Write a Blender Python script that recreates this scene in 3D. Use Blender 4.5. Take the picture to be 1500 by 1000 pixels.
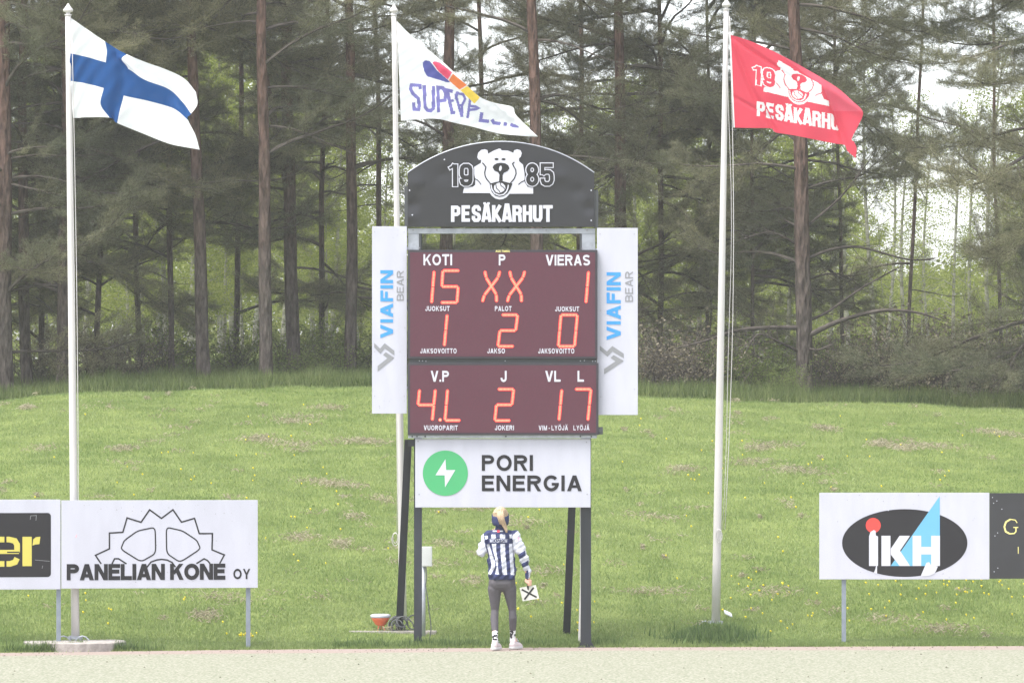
import bpy, bmesh, math, random
import numpy as np
from mathutils import Vector, Matrix, Euler
from mathutils.geometry import tessellate_polygon
from mathutils.bvhtree import BVHTree

for o in list(bpy.data.objects):
    bpy.data.objects.remove(o, do_unlink=True)
SC = bpy.context.scene
COL = SC.collection
R = math.radians

# ------------------------------------------------------------------ camera, light, exposure
CAM_H, CAM_D, FPX, HOR = 2.5, 60.0, 7500.0, 636.0
cam = bpy.data.cameras.new('camera')
cam.lens = 36.0 * FPX / 1500.0
cam.sensor_width = 36.0
cam.shift_y = (HOR - 500.0) / 1500.0
cam.clip_start = 0.5
cam.clip_end = 3000
camo = bpy.data.objects.new('camera', cam)
COL.objects.link(camo)
camo.location = (0, -CAM_D, CAM_H)
camo.rotation_euler = (R(90), 0, 0)
SC.camera = camo

SUN_EL, SUN_AZ = 64.0, 128.0          # azimuth: degrees west of straight ahead, high over the field's left side
world = bpy.data.worlds.new('World')
SC.world = world
world.use_nodes = True
wn = world.node_tree
wn.nodes.clear()
wo = wn.nodes.new('ShaderNodeOutputWorld')
bg = wn.nodes.new('ShaderNodeBackground')
sky = wn.nodes.new('ShaderNodeTexSky')
sky.sky_type = 'NISHITA'
sky.sun_disc = False
sky.sun_elevation = R(SUN_EL)
sky.sun_rotation = R(-SUN_AZ)
sky.air_density = 0.9
sky.dust_density = 2.0
sky.ozone_density = 1.0
bg.inputs['Strength'].default_value = 0.15
hs_ = wn.nodes.new('ShaderNodeHueSaturation')      # thin overcast: the blue is washed out all over
hs_.inputs['Saturation'].default_value = 0.28
wn.links.new(sky.outputs[0], hs_.inputs['Color'])
wn.links.new(hs_.outputs[0], bg.inputs[0])
wn.links.new(bg.outputs[0], wo.inputs[0])

sl = bpy.data.lights.new('sun', 'SUN')
sl.energy = 1.75
sl.angle = R(30)
sl.color = (1.0, 0.96, 0.9)
so = bpy.data.objects.new('sun', sl)
COL.objects.link(so)
so.location = (-10, 30, 40)
sun_dir = Vector((-math.sin(R(SUN_AZ)) * math.cos(R(SUN_EL)), math.cos(R(SUN_AZ)) * math.cos(R(SUN_EL)), math.sin(R(SUN_EL))))
so.rotation_euler = sun_dir.to_track_quat('Z', 'Y').to_euler()

SC.view_settings.view_transform = 'Standard'
SC.view_settings.look = 'None'
SC.view_settings.gamma = 1
SC.view_settings.use_curve_mapping = False
SC.view_settings.exposure = 1.53
SC.render.engine = 'CYCLES'
SC.cycles.use_denoising = True
SC.cycles.max_bounces = 6
SC.cycles.diffuse_bounces = 3
SC.cycles.glossy_bounces = 2
SC.cycles.transmission_bounces = 3
SC.cycles.volume_bounces = 1
SC.cycles.transparent_max_bounces = 8

# ------------------------------------------------------------------ helpers
def P(px, py, Y=0.0):
    d = Y + CAM_D
    return Vector(((px - 750.0) / FPX * d, Y, CAM_H + (HOR - py) / FPX * d))

def tag(o, label=None, cat=None, group=None, kind=None):
    if label: o['label'] = label
    if cat: o['category'] = cat
    if group: o['group'] = group
    if kind: o['kind'] = kind
    return o

def thing(name, loc, label, cat, group=None):
    o = bpy.data.objects.new(name, None)
    o.empty_display_size = 0.2
    o.location = loc
    COL.objects.link(o)
    return tag(o, label, cat, group)

def link(name, me, parent=None, mats=None):
    o = bpy.data.objects.new(name, me)
    COL.objects.link(o)
    if mats is not None and len(me.materials) == 0:
        for m in (mats if isinstance(mats, (list, tuple)) else [mats]):
            me.materials.append(m)
    if parent is not None:
        o.parent = parent
        if parent.type == 'EMPTY':
            o.matrix_parent_inverse = Matrix.Translation(-parent.location)
    return o

def mesh_np(name, V, F, mi=None, smooth=False):
    V = np.asarray(V, dtype=np.float32).reshape(-1, 3)
    F = np.asarray(F, dtype=np.int32)
    n = F.shape[1]
    me = bpy.data.meshes.new(name)
    me.vertices.add(len(V)); me.vertices.foreach_set('co', V.ravel())
    me.loops.add(F.size); me.loops.foreach_set('vertex_index', F.ravel())
    me.polygons.add(len(F))
    me.polygons.foreach_set('loop_start', np.arange(0, F.size, n, dtype=np.int32))
    if mi is not None: me.polygons.foreach_set('material_index', np.asarray(mi, dtype=np.int32))
    me.polygons.foreach_set('use_smooth', np.full(len(F), smooth))
    me.update(calc_edges=True)
    me.validate()
    return me

class MB:
    """collects boxes, tubes, lathes into one mesh"""
    def __init__(s): s.v = []; s.f = []
    def add(s, vs, fs):
        b = len(s.v); s.v += [tuple(v) for v in vs]; s.f += [tuple(i + b for i in f) for f in fs]; return s
    def box(s, a, b):
        x0, y0, z0 = a; x1, y1, z1 = b
        return s.add([(x0,y0,z0),(x1,y0,z0),(x1,y1,z0),(x0,y1,z0),(x0,y0,z1),(x1,y0,z1),(x1,y1,z1),(x0,y1,z1)],
                     [(0,3,2,1),(4,5,6,7),(0,1,5,4),(1,2,6,5),(2,3,7,6),(3,0,4,7)])
    def beam(s, p, q, w, d=None):
        """square beam from p to q, w wide in x, d deep in y"""
        d = d or w; p = Vector(p); q = Vector(q)
        o = [(-w/2,-d/2),(w/2,-d/2),(w/2,d/2),(-w/2,d/2)]
        vs = [(p.x+a, p.y+b, p.z) for a, b in o] + [(q.x+a, q.y+b, q.z) for a, b in o]
        return s.add(vs, [(0,3,2,1),(4,5,6,7),(0,1,5,4),(1,2,6,5),(2,3,7,6),(3,0,4,7)])
    def tube(s, pts, rs, n=8, cap=True):
        pts = [Vector(p) for p in pts]
        if not isinstance(rs, (list, tuple)): rs = [rs]*len(pts)
        b = len(s.v); t0 = (pts[1]-pts[0]).normalized()
        u = t0.cross(Vector((0,0,1)))
        if u.length < 1e-3: u = t0.cross(Vector((1,0,0)))
        u.normalize()
        for i, p in enumerate(pts):
            t = (pts[min(i+1,len(pts)-1)]-pts[max(i-1,0)]).normalized()
            u = (u - t*u.dot(t))
            if u.length < 1e-6: u = t.orthogonal()
            u.normalize(); w = t.cross(u)
            for k in range(n):
                a = 2*math.pi*k/n
                s.v.append(tuple(p + (u*math.cos(a)+w*math.sin(a))*rs[i]))
        for i in range(len(pts)-1):
            for k in range(n):
                k2 = (k+1) % n
                s.f.append((b+i*n+k, b+i*n+k2, b+(i+1)*n+k2, b+(i+1)*n+k))
        if cap:
            s.f.append(tuple(b+k for k in reversed(range(n))))
            s.f.append(tuple(b+(len(pts)-1)*n+k for k in range(n)))
        return s
    def lathe(s, c, prof, n=16):
        """prof: list of (r, z) about vertical axis at c"""
        b = len(s.v)
        for r, z in prof:
            for k in range(n):
                a = 2*math.pi*k/n
                s.v.append((c[0]+r*math.cos(a), c[1]+r*math.sin(a), c[2]+z))
        for i in range(len(prof)-1):
            for k in range(n):
                k2 = (k+1) % n
                s.f.append((b+i*n+k, b+i*n+k2, b+(i+1)*n+k2, b+(i+1)*n+k))
        s.f.append(tuple(b+k for k in reversed(range(n))))
        s.f.append(tuple(b+(len(prof)-1)*n+k for k in range(n)))
        return s
    def build(s, name, mat, parent=None, smooth=False, bevel=0):
        me = bpy.data.meshes.new(name)
        me.from_pydata(s.v, [], s.f)
        if bevel:
            bm = bmesh.new(); bm.from_mesh(me)
            bmesh.ops.bevel(bm, geom=bm.edges[:], offset=bevel, segments=2, affect='EDGES', profile=0.7)
            bm.to_mesh(me); bm.free()
        me.polygons.foreach_set('use_smooth', np.full(len(me.polygons), smooth))
        me.update()
        return link(name, me, parent, mat)

# ------------------------------------------------------------------ materials
MATS = {}
def mat(name, col, rough=0.6, spec=0.5, metal=0.0, var=0.0, scale=8.0, col2=None, bump=0.0, bscale=60.0, trans=0.0, emit=None, estr=0.0, detail=4.0, stretch=None):
    if name in MATS: return MATS[name]
    m = bpy.data.materials.new(name); m.use_nodes = True
    nt = m.node_tree; b = nt.nodes['Principled BSDF']
    b.inputs['Roughness'].default_value = rough
    b.inputs['Metallic'].default_value = metal
    b.inputs['Specular IOR Level'].default_value = spec
    c = tuple(col) + (1,)
    b.inputs['Base Color'].default_value = c
    csock = None
    if var or col2:
        tc = nt.nodes.new('ShaderNodeTexCoord')
        mp = nt.nodes.new('ShaderNodeMapping')
        if stretch: mp.inputs['Scale'].default_value = stretch
        nt.links.new(tc.outputs['Object'], mp.inputs[0])
        nz = nt.nodes.new('ShaderNodeTexNoise')
        nz.inputs['Scale'].default_value = scale; nz.inputs['Detail'].default_value = detail
        nt.links.new(mp.outputs[0], nz.inputs['Vector'])
        cr = nt.nodes.new('ShaderNodeValToRGB')
        cr.color_ramp.elements[0].position = 0.35; cr.color_ramp.elements[1].position = 0.65
        c2 = col2 or tuple(min(1, x*(1+var)) for x in col)
        c1 = col if col2 else tuple(x*(1-var) for x in col)
        cr.color_ramp.elements[0].color = tuple(c1)+(1,); cr.color_ramp.elements[1].color = tuple(c2)+(1,)
        nt.links.new(nz.outputs['Fac'], cr.inputs[0])
        csock = cr.outputs[0]
        nt.links.new(csock, b.inputs['Base Color'])
    if bump:
        tc2 = nt.nodes.new('ShaderNodeTexCoord'); n2 = nt.nodes.new('ShaderNodeTexNoise')
        n2.inputs['Scale'].default_value = bscale; n2.inputs['Detail'].default_value = 3
        nt.links.new(tc2.outputs['Object'], n2.inputs['Vector'])
        bp = nt.nodes.new('ShaderNodeBump'); bp.inputs['Strength'].default_value = bump; bp.inputs['Distance'].default_value = 0.02
        nt.links.new(n2.outputs['Fac'], bp.inputs['Height']); nt.links.new(bp.outputs[0], b.inputs['Normal'])
    if emit:
        b.inputs['Emission Color'].default_value = tuple(emit)+(1,); b.inputs['Emission Strength'].default_value = estr
    if trans:
        out = nt.nodes['Material Output']; tr = nt.nodes.new('ShaderNodeBsdfTranslucent'); mx = nt.nodes.new('ShaderNodeMixShader')
        tr.inputs[0].default_value = c
        if csock: nt.links.new(csock, tr.inputs[0])
        mx.inputs[0].default_value = trans
        nt.links.new(b.outputs[0], mx.inputs[1]); nt.links.new(tr.outputs[0], mx.inputs[2]); nt.links.new(mx.outputs[0], out.inputs[0])
    MATS[name] = m
    return m

def leafmat(name, colA, colB, colC, trans=0.35, patch=0.35, patchcols=None):
    """leaf / needle / blade material: random per island colour, patches by world noise"""
    m = bpy.data.materials.new(name); m.use_nodes = True
    nt = m.node_tree; b = nt.nodes['Principled BSDF']
    b.inputs['Roughness'].default_value = 0.65; b.inputs['Specular IOR Level'].default_value = 0.25
    ge = nt.nodes.new('ShaderNodeNewGeometry')
    cr = nt.nodes.new('ShaderNodeValToRGB'); e = cr.color_ramp.elements
    e[0].position = 0.1; e[0].color = tuple(colA)+(1,); e[1].position = 0.9; e[1].color = tuple(colC)+(1,)
    k = e.new(0.5); k.color = tuple(colB)+(1,)
    nt.links.new(ge.outputs['Random Per Island'], cr.inputs[0])
    s = cr.outputs[0]
    if patchcols:
        nz = nt.nodes.new('ShaderNodeTexNoise'); nz.inputs['Scale'].default_value = patch; nz.inputs['Detail'].default_value = 5
        mp = nt.nodes.new('ShaderNodeMapping'); mp.inputs['Scale'].default_value = (1, 0.45, 1)
        nt.links.new(ge.outputs['Position'], mp.inputs[0]); nt.links.new(mp.outputs[0], nz.inputs['Vector'])
        c2 = nt.nodes.new('ShaderNodeValToRGB'); c2.color_ramp.elements[0].position = 0.38; c2.color_ramp.elements[1].position = 0.62
        c2.color_ramp.elements[0].color = tuple(patchcols[0])+(1,); c2.color_ramp.elements[1].color = tuple(patchcols[1])+(1,)
        nt.links.new(nz.outputs['Fac'], c2.inputs[0])
        mx = nt.nodes.new('ShaderNodeMix'); mx.data_type = 'RGBA'; mx.blend_type = 'MULTIPLY'; mx.inputs[0].default_value = 1
        nt.links.new(s, mx.inputs[6]); nt.links.new(c2.outputs[0], mx.inputs[7]); s = mx.outputs[2]
    nt.links.new(s, b.inputs['Base Color'])
    out = nt.nodes['Material Output']; tr = nt.nodes.new('ShaderNodeBsdfTranslucent'); ms = nt.nodes.new('ShaderNodeMixShader')
    nt.links.new(s, tr.inputs[0]); ms.inputs[0].default_value = trans
    nt.links.new(b.outputs[0], ms.inputs[1]); nt.links.new(tr.outputs[0], ms.inputs[2]); nt.links.new(ms.outputs[0], out.inputs[0])
    MATS[name] = m
    return m

M_WHITE = mat('white_panel', (0.475, 0.48, 0.55), 0.45, 0.3, var=0.035, scale=2.2, stretch=(3, 1, 0.8))
M_DARK = mat('black_sheet', (0.022, 0.022, 0.026), 0.42, 0.5, var=0.12, scale=4)
M_PRINTBLK = mat('black_print', (0.012, 0.012, 0.013), 0.5, 0.4)
M_LWHITE = mat('white_print', (0.55, 0.555, 0.62), 0.5, 0.3)
M_GALV = mat('galvanised_steel', (0.36, 0.38, 0.42), 0.5, 0.5, metal=0.25, var=0.12, scale=14)
M_POSTGREY = mat('grey_post_paint', (0.20, 0.23, 0.27), 0.5, 0.4, var=0.1, scale=9)
M_POST = mat('dark_post_paint', (0.014, 0.018, 0.026), 0.42, 0.5, var=0.3, scale=7, stretch=(1, 1, 0.15))
M_BEZEL = mat('display_case', (0.035, 0.032, 0.04), 0.5, 0.4, var=0.1)
M_POLE = mat('flagpole_paint', (0.56, 0.54, 0.53), 0.35, 0.4, var=0.05, scale=2, stretch=(1, 1, 0.3))
M_ROPE = mat('rope', (0.55, 0.53, 0.52), 0.9)
M_BLUE = mat('blue_print', (0.05, 0.27, 0.62), 0.5, 0.3)
M_GREYP = mat('grey_print', (0.24, 0.245, 0.26), 0.5, 0.3)
M_GREEN = mat('green_print', (0.065, 0.36, 0.145), 0.5, 0.3)
M_CHAR = mat('charcoal_print', (0.013, 0.012, 0.015), 0.5, 0.3)
M_YELLOW = mat('yellow_print', (0.56, 0.49, 0.10), 0.5, 0.3)
M_PALEY = mat('pale_yellow_print', (0.78, 0.70, 0.25), 0.5, 0.3)
M_SKYB = mat('light_blue_print', (0.13, 0.38, 0.60), 0.5, 0.3)
M_RED = mat('red_print', (0.72, 0.06, 0.05), 0.5, 0.3)
M_CONC = mat('concrete', (0.34, 0.31, 0.29), 0.9, 0.2, var=0.2, scale=12, bump=0.4, bscale=40)
M_METALDK = mat('dark_metal', (0.06, 0.065, 0.07), 0.5, 0.5)
M_SPECK = mat('screw_metal', (0.25, 0.25, 0.27), 0.5, 0.5)
M_LITCORE = mat('led_core', (0.3, 0.05, 0.03), 0.5, emit=(1.0, 0.29, 0.17), estr=0.85)
M_LITRIM = mat('led_rim', (0.3, 0.01, 0.01), 0.5, emit=(0.9, 0.03, 0.03), estr=0.5)

# ------------------------------------------------------------------ terrain
CREST_PX = np.array([-700, -200, 0, 130, 400, 560, 950, 1500, 2300], float)
CREST_PY = np.array([606, 600, 592, 578, 571, 571, 585, 602, 608], float)
def crest_z(x):
    px = 750 + np.asarray(x) / 85.0 * FPX
    return CAM_H + (HOR - np.interp(px, CREST_PX, CREST_PY)) / FPX * 85.0
def edge_y(x):
    return np.interp(x, [-60, -6.2, -3, 0, 6, 60], [-3.0, -1.5, -0.55, 0.0, 0.5, 1.5])
def lumps(x, y):
    return 0.035*np.sin(x*1.3+0.7*np.sin(y*0.9))*np.sin(y*0.8+1.1*np.sin(x*0.5)) + 0.015*np.sin(x*3.7+y*2.1)*np.sin(y*2.9-x)
def H(x, y):
    x = np.asarray(x, float); y = np.asarray(y, float)
    e = edge_y(x); u = y-e; t = np.clip((u-0.2*(1-np.exp(-np.maximum(u, 0)/0.35)))/(24.5-e), 0, 1)
    z = crest_z(x)*(1.15*t-0.15*t*t)
    z = z + lumps(x, y)*np.clip((y-e)/3, 0, 1)
    z = z + 0.045*np.clip(y-25, 0, 22)
    z = z + 0.02*np.clip((y-e)/0.15, 0, 1)
    return np.where(y < e, 0.0, z)

xs = np.concatenate([np.linspace(-900, -40, 20), np.linspace(-38, -12, 28), np.arange(-11.5, 11.6, 0.25), np.linspace(12, 38, 28), np.linspace(40, 900, 20)])
ys = np.concatenate([np.linspace(-400, -8, 12), np.linspace(-6, -2, 9), np.arange(-1.8, 1.2, 0.1), np.arange(1.3, 30, 0.3), np.arange(30, 60, 1.5), np.linspace(62, 1500, 24)])
gx, gy = np.meshgrid(xs, ys)
gz = H(gx, gy)
nx, ny = len(xs), len(ys)
idx = np.arange(nx*ny).reshape(ny, nx)
F = np.stack([idx[:-1, :-1], idx[:-1, 1:], idx[1:, 1:], idx[1:, :-1]], -1).reshape(-1, 4)
M_SOIL = mat('lawn_soil', (0.10, 0.135, 0.035), 0.95, 0.1, col2=(0.16, 0.20, 0.06), scale=1.3, bump=0.6, bscale=14, detail=8)
ground = link('ground', mesh_np('ground', np.stack([gx, gy, gz], -1), F, smooth=True), None, M_SOIL)
tag(ground, 'green grassy bank rising behind the scoreboard to the trees', kind='structure')

def strip(name, f0, f1, z, m, label):
    xx = np.concatenate([np.linspace(-300, -12, 10), np.linspace(-11, 11, 90), np.linspace(12, 300, 10)])
    V = []; 
    for x in xx:
        a, b = f0(x), f1(x); V += [(x, a, z), (x, b, z)]
    n = len(xx)
    Fq = [(2*i, 2*i+2, 2*i+3, 2*i+1) for i in range(n-1)]
    return tag(link(name, mesh_np(name, V, Fq), None, m), label, kind='structure')
M_SAND = mat('pink_sand', (0.26, 0.20, 0.175), 0.95, 0.1, col2=(0.31, 0.26, 0.235), scale=25, bump=0.3, bscale=90, detail=6)
M_TURF = mat('pale_turf', (0.175, 0.19, 0.13), 0.9, 0.15, col2=(0.32, 0.31, 0.255), scale=34, detail=8, bump=0.3, bscale=120, stretch=(1, 0.35, 1))
rs = random.Random(5)
strip('sand_strip', lambda x: -1.9+edge_y(x)*0.9, lambda x: float(edge_y(x))-0.01+0.03*math.sin(x*5.1)+0.02*math.sin(x*13.7), 0.004, M_SAND, 'pale pink sand strip between playing field and grass bank')
strip('playing_field', lambda x: -300, lambda x: -1.05+float(edge_y(x))+0.1*math.sin(x*0.9)+0.03*math.sin(x*7), 0.008, M_TURF, 'pale sunlit artificial turf of the playing field')

# crumbs of earth, dry leaves and pebbles on the sand and the turf, and grass creeping over the edge
def crumbs(name, n, y0, y1, r0, r1, m, label, cat):
    rg = np.random.default_rng(n); X = rg.uniform(-7, 7, n); Y = edge_y(X)-rg.uniform(y0, y1, n); r = rg.uniform(r0, r1, n); mb = []; F_ = []
    for k in range(n):
        b = len(mb); a = rg.uniform(0, 6.28)
        for q in range(4): mb.append((X[k]+r[k]*rg.uniform(.7, 1.3)*math.cos(a+q*1.57), Y[k]+r[k]*rg.uniform(.7, 1.3)*math.sin(a+q*1.57), 0.009))
        mb.append((X[k], Y[k], 0.012+r[k]*0.7)); F_ += [(b+q, b+(q+1) % 4, b+4) for q in range(4)]
    tag(link(name, mesh_np(name, mb, F_), None, m), label, cat, kind='stuff')
crumbs('pebbles', 300, 0.0, 1.1, 0.004, 0.013, mat('pebble', (0.16, 0.13, 0.11), 0.9, 0.1, var=0.4, scale=9), 'small pebbles and crumbs of earth on the pink sand', 'pebbles')
crumbs('turf_litter', 110, 1.0, 9.0, 0.005, 0.015, mat('litter', (0.11, 0.10, 0.07), 0.9, 0.1, var=0.4, scale=9), 'dry leaf crumbs lying on the pale turf', 'litter')

# ------------------------------------------------------------------ grass
rng = np.random.default_rng(11)
def blades(n_or_xy, hlo, hhi, w, lean=0.5, patchy=None, droop=False):
    X, Y = n_or_xy
    n = len(X); Z = H(X, Y)
    h = rng.uniform(hlo, hhi, n)
    if patchy is not None: h = h*patchy
    a = rng.uniform(0, 2*np.pi, n); ca, sa = np.cos(a), np.sin(a)
    l = rng.uniform(0, lean, n)*h; b = rng.uniform(0, 2*np.pi, n)
    ww = w*rng.uniform(0.6, 1.3, n)
    p0 = np.stack([X-ca*ww, Y-sa*ww, Z-0.004], -1); p1 = np.stack([X+ca*ww, Y+sa*ww, Z-0.004], -1)
    p2 = np.stack([X+np.cos(b)*l, Y+np.sin(b)*l, Z+h], -1)
    V = np.stack([p0, p1, p2], 1).reshape(-1, 3)
    return V, np.arange(3*n).reshape(-1, 3)

def noise2(x, y, s, seed):
    r = np.random.default_rng(seed); v = 0
    for k in range(6):
        f = s*(0.6+1.5*r.random())*(1.35**k); a = r.random()*6.28; p = r.random()*6.28; q = r.random()*6.28
        v = v + np.sin(f*(np.cos(a)*x+np.sin(a)*y*0.5)+p)*np.cos(f*(-np.sin(a)*x+np.cos(a)*y*0.5)*1.1+q)
    return v/6

N = 620000
Yg = rng.uniform(0, 1, N)**1.25*28-1.5
Xg = rng.uniform(-1, 1, N)*(6.4+Yg*0.115)
ok = Yg > edge_y(Xg)+0.01
Yg = np.where(ok, Yg, edge_y(Xg)+0.02+rng.uniform(0, 0.4, N))
pt = np.clip(1+0.55*noise2(Xg, Yg, 2.2, 3), 0.5, 1.9)
V, Fc = blades((Xg, Yg), 0.016, 0.044, 0.0055, 1.1, pt)
M_GRASS = leafmat('mown_grass', (0.18, 0.25, 0.085), (0.23, 0.305, 0.108), (0.315, 0.375, 0.16), 0.35, 0.9, ((0.80, 0.86, 0.72), (1.12, 1.08, 1.08)))
tag(link('lawn_grass', mesh_np('lawn_grass', V, Fc), None, M_GRASS), 'short mown green grass covering the bank', 'grass', kind='stuff')

# dead mown hay lying in patches
hx, hy = [], []
spots = [(470,708),(490,712),(510,715),(425,620),(450,612),(480,600),(500,650),(525,648),(545,650),(380,645),(395,650),(440,655),(1300,655),(1325,660),(1350,655),(1380,658),(1290,652),(1100,680),(1160,690),(1480,640),(1450,635),(1210,630),
         (1110,660),(1130,655),(720,815),(650,800),(640,830),(700,745),(760,770),(690,855),(800,840),(1180,695),(500,800),(520,760),(440,790),(560,735),(1000,690),(960,760),(180,660),(60,660),(40,600),(330,880),(300,905),(960,870),(1300,910),(1380,925),(1130,870)]
def on_bank(px, py):
    """where the line of sight through a pixel meets the bank"""
    lo, hi = -2.0, 26.0
    for _ in range(50):
        m = (lo+hi)/2; p = P(px, py, m)
        if p.z > float(H(p.x, m)): lo = m
        else: hi = m
    return P(px, py, lo)
for (a, b) in spots:
    c = on_bank(a, b); k = rng.integers(110, 300); L = rng.uniform(0.07, 0.24)
    hx.append(c.x+rng.normal(0, L, k)); hy.append(c.y+rng.normal(0, 0.16, k))
for k in range(210):
    yy = rng.uniform(0.8, 25); xx = rng.uniform(-1, 1)*(6.3+yy*0.11); n = rng.integers(6, 50); L = rng.uniform(0.02, 0.11)
    hx.append(xx+rng.normal(0, L, n)); hy.append(yy+rng.normal(0, L*0.8, n))
hx = np.concatenate(hx); hy = np.concatenate(hy); ok = hy > edge_y(hx)+0.05; hx, hy = hx[ok], hy[ok]
n = len(hx); a = rng.uniform(0, 6.28, n); L = rng.uniform(0.012, 0.04, n); z = H(hx, hy)+rng.uniform(0.02, 0.075, n)
dx, dy, dz = np.cos(a)*L, np.sin(a)*L, rng.uniform(-0.03, 0.03, n)
V = np.stack([np.stack([hx-dx, hy-dy, z-dz-0.006], -1), np.stack([hx+dx, hy+dy, z+dz], -1), np.stack([hx-dx*0.2, hy-dy*0.2, z+0.009], -1)], 1).reshape(-1, 3)
M_HAY = leafmat('hay', (0.20, 0.19, 0.11), (0.35, 0.31, 0.20), (0.50, 0.44, 0.33), 0.2)
tag(link('dry_grass', mesh_np('dry_grass', V, np.arange(3*n).reshape(-1, 3)), None, M_HAY), 'wisps of dry cut grass lying scattered on the bank', 'dry grass', kind='stuff')

# dandelions
fx, fy = [], []
def scat(cx, cy, sx, sy, n):
    for _ in range(n):
        p = on_bank(cx+rng.normal(0, sx), min(940, max(600, cy+rng.normal(0, sy)))); (fx.append(p.x), fy.append(p.y)) if rng.random() < 0.62 else None
scat(200, 680, 120, 45, 34); scat(430, 760, 60, 50, 34); scat(1330, 690, 120, 30, 40); scat(1300, 870, 110, 26, 80); scat(1100, 860, 50, 40, 30)
scat(750, 750, 330, 100, 60); scat(1000, 700, 90, 60, 25); scat(1440, 860, 60, 18, 45); scat(800, 900, 60, 20, 12); scat(200, 900, 120, 22, 14)
for k in range(14): fx.append(P(364,0,0.3).x+rng.normal(0, 0.12)); fy.append(0.12+rng.uniform(-.15, .25))
mb = MB()
for x, y in zip(fx, fy):
    z = float(H(x, y))+rng.uniform(0.045, 0.09); r = rng.uniform(0.009, 0.017); b = len(mb.v)
    mb.v += [(x+r*math.cos(k*1.047), y+r*math.sin(k*1.047), z+0.006*(k % 2)) for k in range(6)] + [(x, y-0.004, z+0.012), (x, y, z-0.02)]
    mb.f += [(b+k, b+(k+1) % 6, b+6) for k in range(6)] + [(b+(k+1) % 6, b+k, b+7) for k in range(6)]
tag(mb.build('dandelions', mat('dandelion', (0.85, 0.72, 0.06), 0.7, 0.2, trans=0.3)), 'small yellow dandelion flowers dotted over the bank', 'dandelions', kind='stuff')

# taller grass along the wood edge, and around the bases
def tall(name, XY, lo, hi, w, m, label, lean=0.6):
    V, Fc = blades(XY, lo, hi, w, lean, np.clip(1+1.1*noise2(XY[0], XY[1], 2.6, 17), 0.35, 2.0))
    return tag(link(name, mesh_np(name, V, Fc), None, m), label, 'grass', kind='stuff')
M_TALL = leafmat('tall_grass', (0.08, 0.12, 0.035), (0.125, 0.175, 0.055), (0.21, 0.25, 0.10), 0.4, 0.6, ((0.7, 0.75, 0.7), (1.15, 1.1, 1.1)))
n = 90000
X = rng.uniform(-12, 12, n); Y = 25.2+0.9*noise2(X, X*0, 1.2, 8)+np.abs(rng.normal(0, 1, n))*4.5
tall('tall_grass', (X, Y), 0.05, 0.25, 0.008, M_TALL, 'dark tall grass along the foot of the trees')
n = 2300; c = P(1040, 930, 1.0)
X = c.x+rng.normal(0, 0.25, n); Y = edge_y(X)+0.55+rng.normal(0, 0.22, n); Y = np.maximum(Y, edge_y(X)+0.1)
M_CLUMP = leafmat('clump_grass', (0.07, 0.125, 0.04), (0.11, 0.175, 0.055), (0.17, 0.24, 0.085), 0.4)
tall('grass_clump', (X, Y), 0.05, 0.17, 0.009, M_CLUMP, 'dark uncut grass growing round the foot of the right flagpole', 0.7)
n = 1500; X = P(125, 0, 0).x+rng.normal(0, 0.34, n); Y = edge_y(X)+0.03+np.abs(rng.normal(0, 0.04, n))
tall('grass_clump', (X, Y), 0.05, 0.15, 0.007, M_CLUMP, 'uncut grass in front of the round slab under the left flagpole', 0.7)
n = 2600; X = rng.uniform(-7, 7, n); Y = edge_y(X)+rng.normal(0.03, 0.07, n)*np.clip(1+1.5*np.sin(X*2.3)*np.sin(X*7.1), 0.2, 2)
Vc, Fc = blades((X, Y), 0.015, 0.05, 0.005, 1.2); Vc[:, 2] = np.maximum(Vc[:, 2], 0.002)
tag(link('edge_grass', mesh_np('edge_grass', Vc, Fc), None, M_GRASS), 'ragged grass creeping over the edge of the sand', 'grass', kind='stuff')
n = 1800; X = rng.uniform(-2.1, 1.3, n); Y = edge_y(X)+0.05+np.abs(rng.normal(0, 0.16, n))
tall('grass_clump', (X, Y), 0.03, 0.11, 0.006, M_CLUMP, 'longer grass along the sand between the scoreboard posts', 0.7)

# ------------------------------------------------------------------ trees
def rot_about(v, k, a):
    return v*math.cos(a)+k.cross(v)*math.sin(a)+k*k.dot(v)*(1-math.cos(a))

class Tri:
    def __init__(s): s.v = []; s.f = []
    def tube(s, pts, rs, n=3):
        b = len(s.v)
        for i, p in enumerate(pts):
            t = (pts[min(i+1, len(pts)-1)]-pts[max(i-1, 0)])
            t = t.normalized() if t.length > 1e-9 else Vector((1, 0, 0))
            u = t.cross(Vector((0.1, 0.2, 1))).normalized(); w = t.cross(u)
            for k in range(n):
                a = 2*math.pi*k/n
                s.v.append(p+(u*math.cos(a)+w*math.sin(a))*rs[i])
        for i in range(len(pts)-1):
            for k in range(n):
                k2 = (k+1) % n; A, B, C, D = b+i*n+k, b+i*n+k2, b+(i+1)*n+k2, b+(i+1)*n+k
                s.f.append((A, B, C)); s.f.append((A, C, D))
    def mesh(s, name, m, smooth=False):
        me = mesh_np(name, np.array([tuple(v) for v in s.v]), np.array(s.f), smooth=smooth); me.materials.append(m); return me

def needles(C, D, n, L, w, rg, spread=0.9):
    """tufts: centres C (k,3), directions D (k,3); n thin triangles each"""
    C = np.repeat(C, n, 0); D = np.repeat(D, n, 0)
    r = rg.normal(0, 1, C.shape); d = D*1.0+r*spread*0.6; d /= np.linalg.norm(d, axis=1, keepdims=True)
    side = np.cross(d, rg.normal(0, 1, C.shape)); side /= np.linalg.norm(side, axis=1, keepdims=True)+1e-9
    l = (L*rg.uniform(0.7, 1.25, len(C)))[:, None]; ww = (w*rg.uniform(0.7, 1.2, len(C)))[:, None]
    C = C+rg.normal(0, 0.028, C.shape)
    V = np.stack([C-side*ww, C+side*ww, C+d*l], 1).reshape(-1, 3)
    return V

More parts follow.
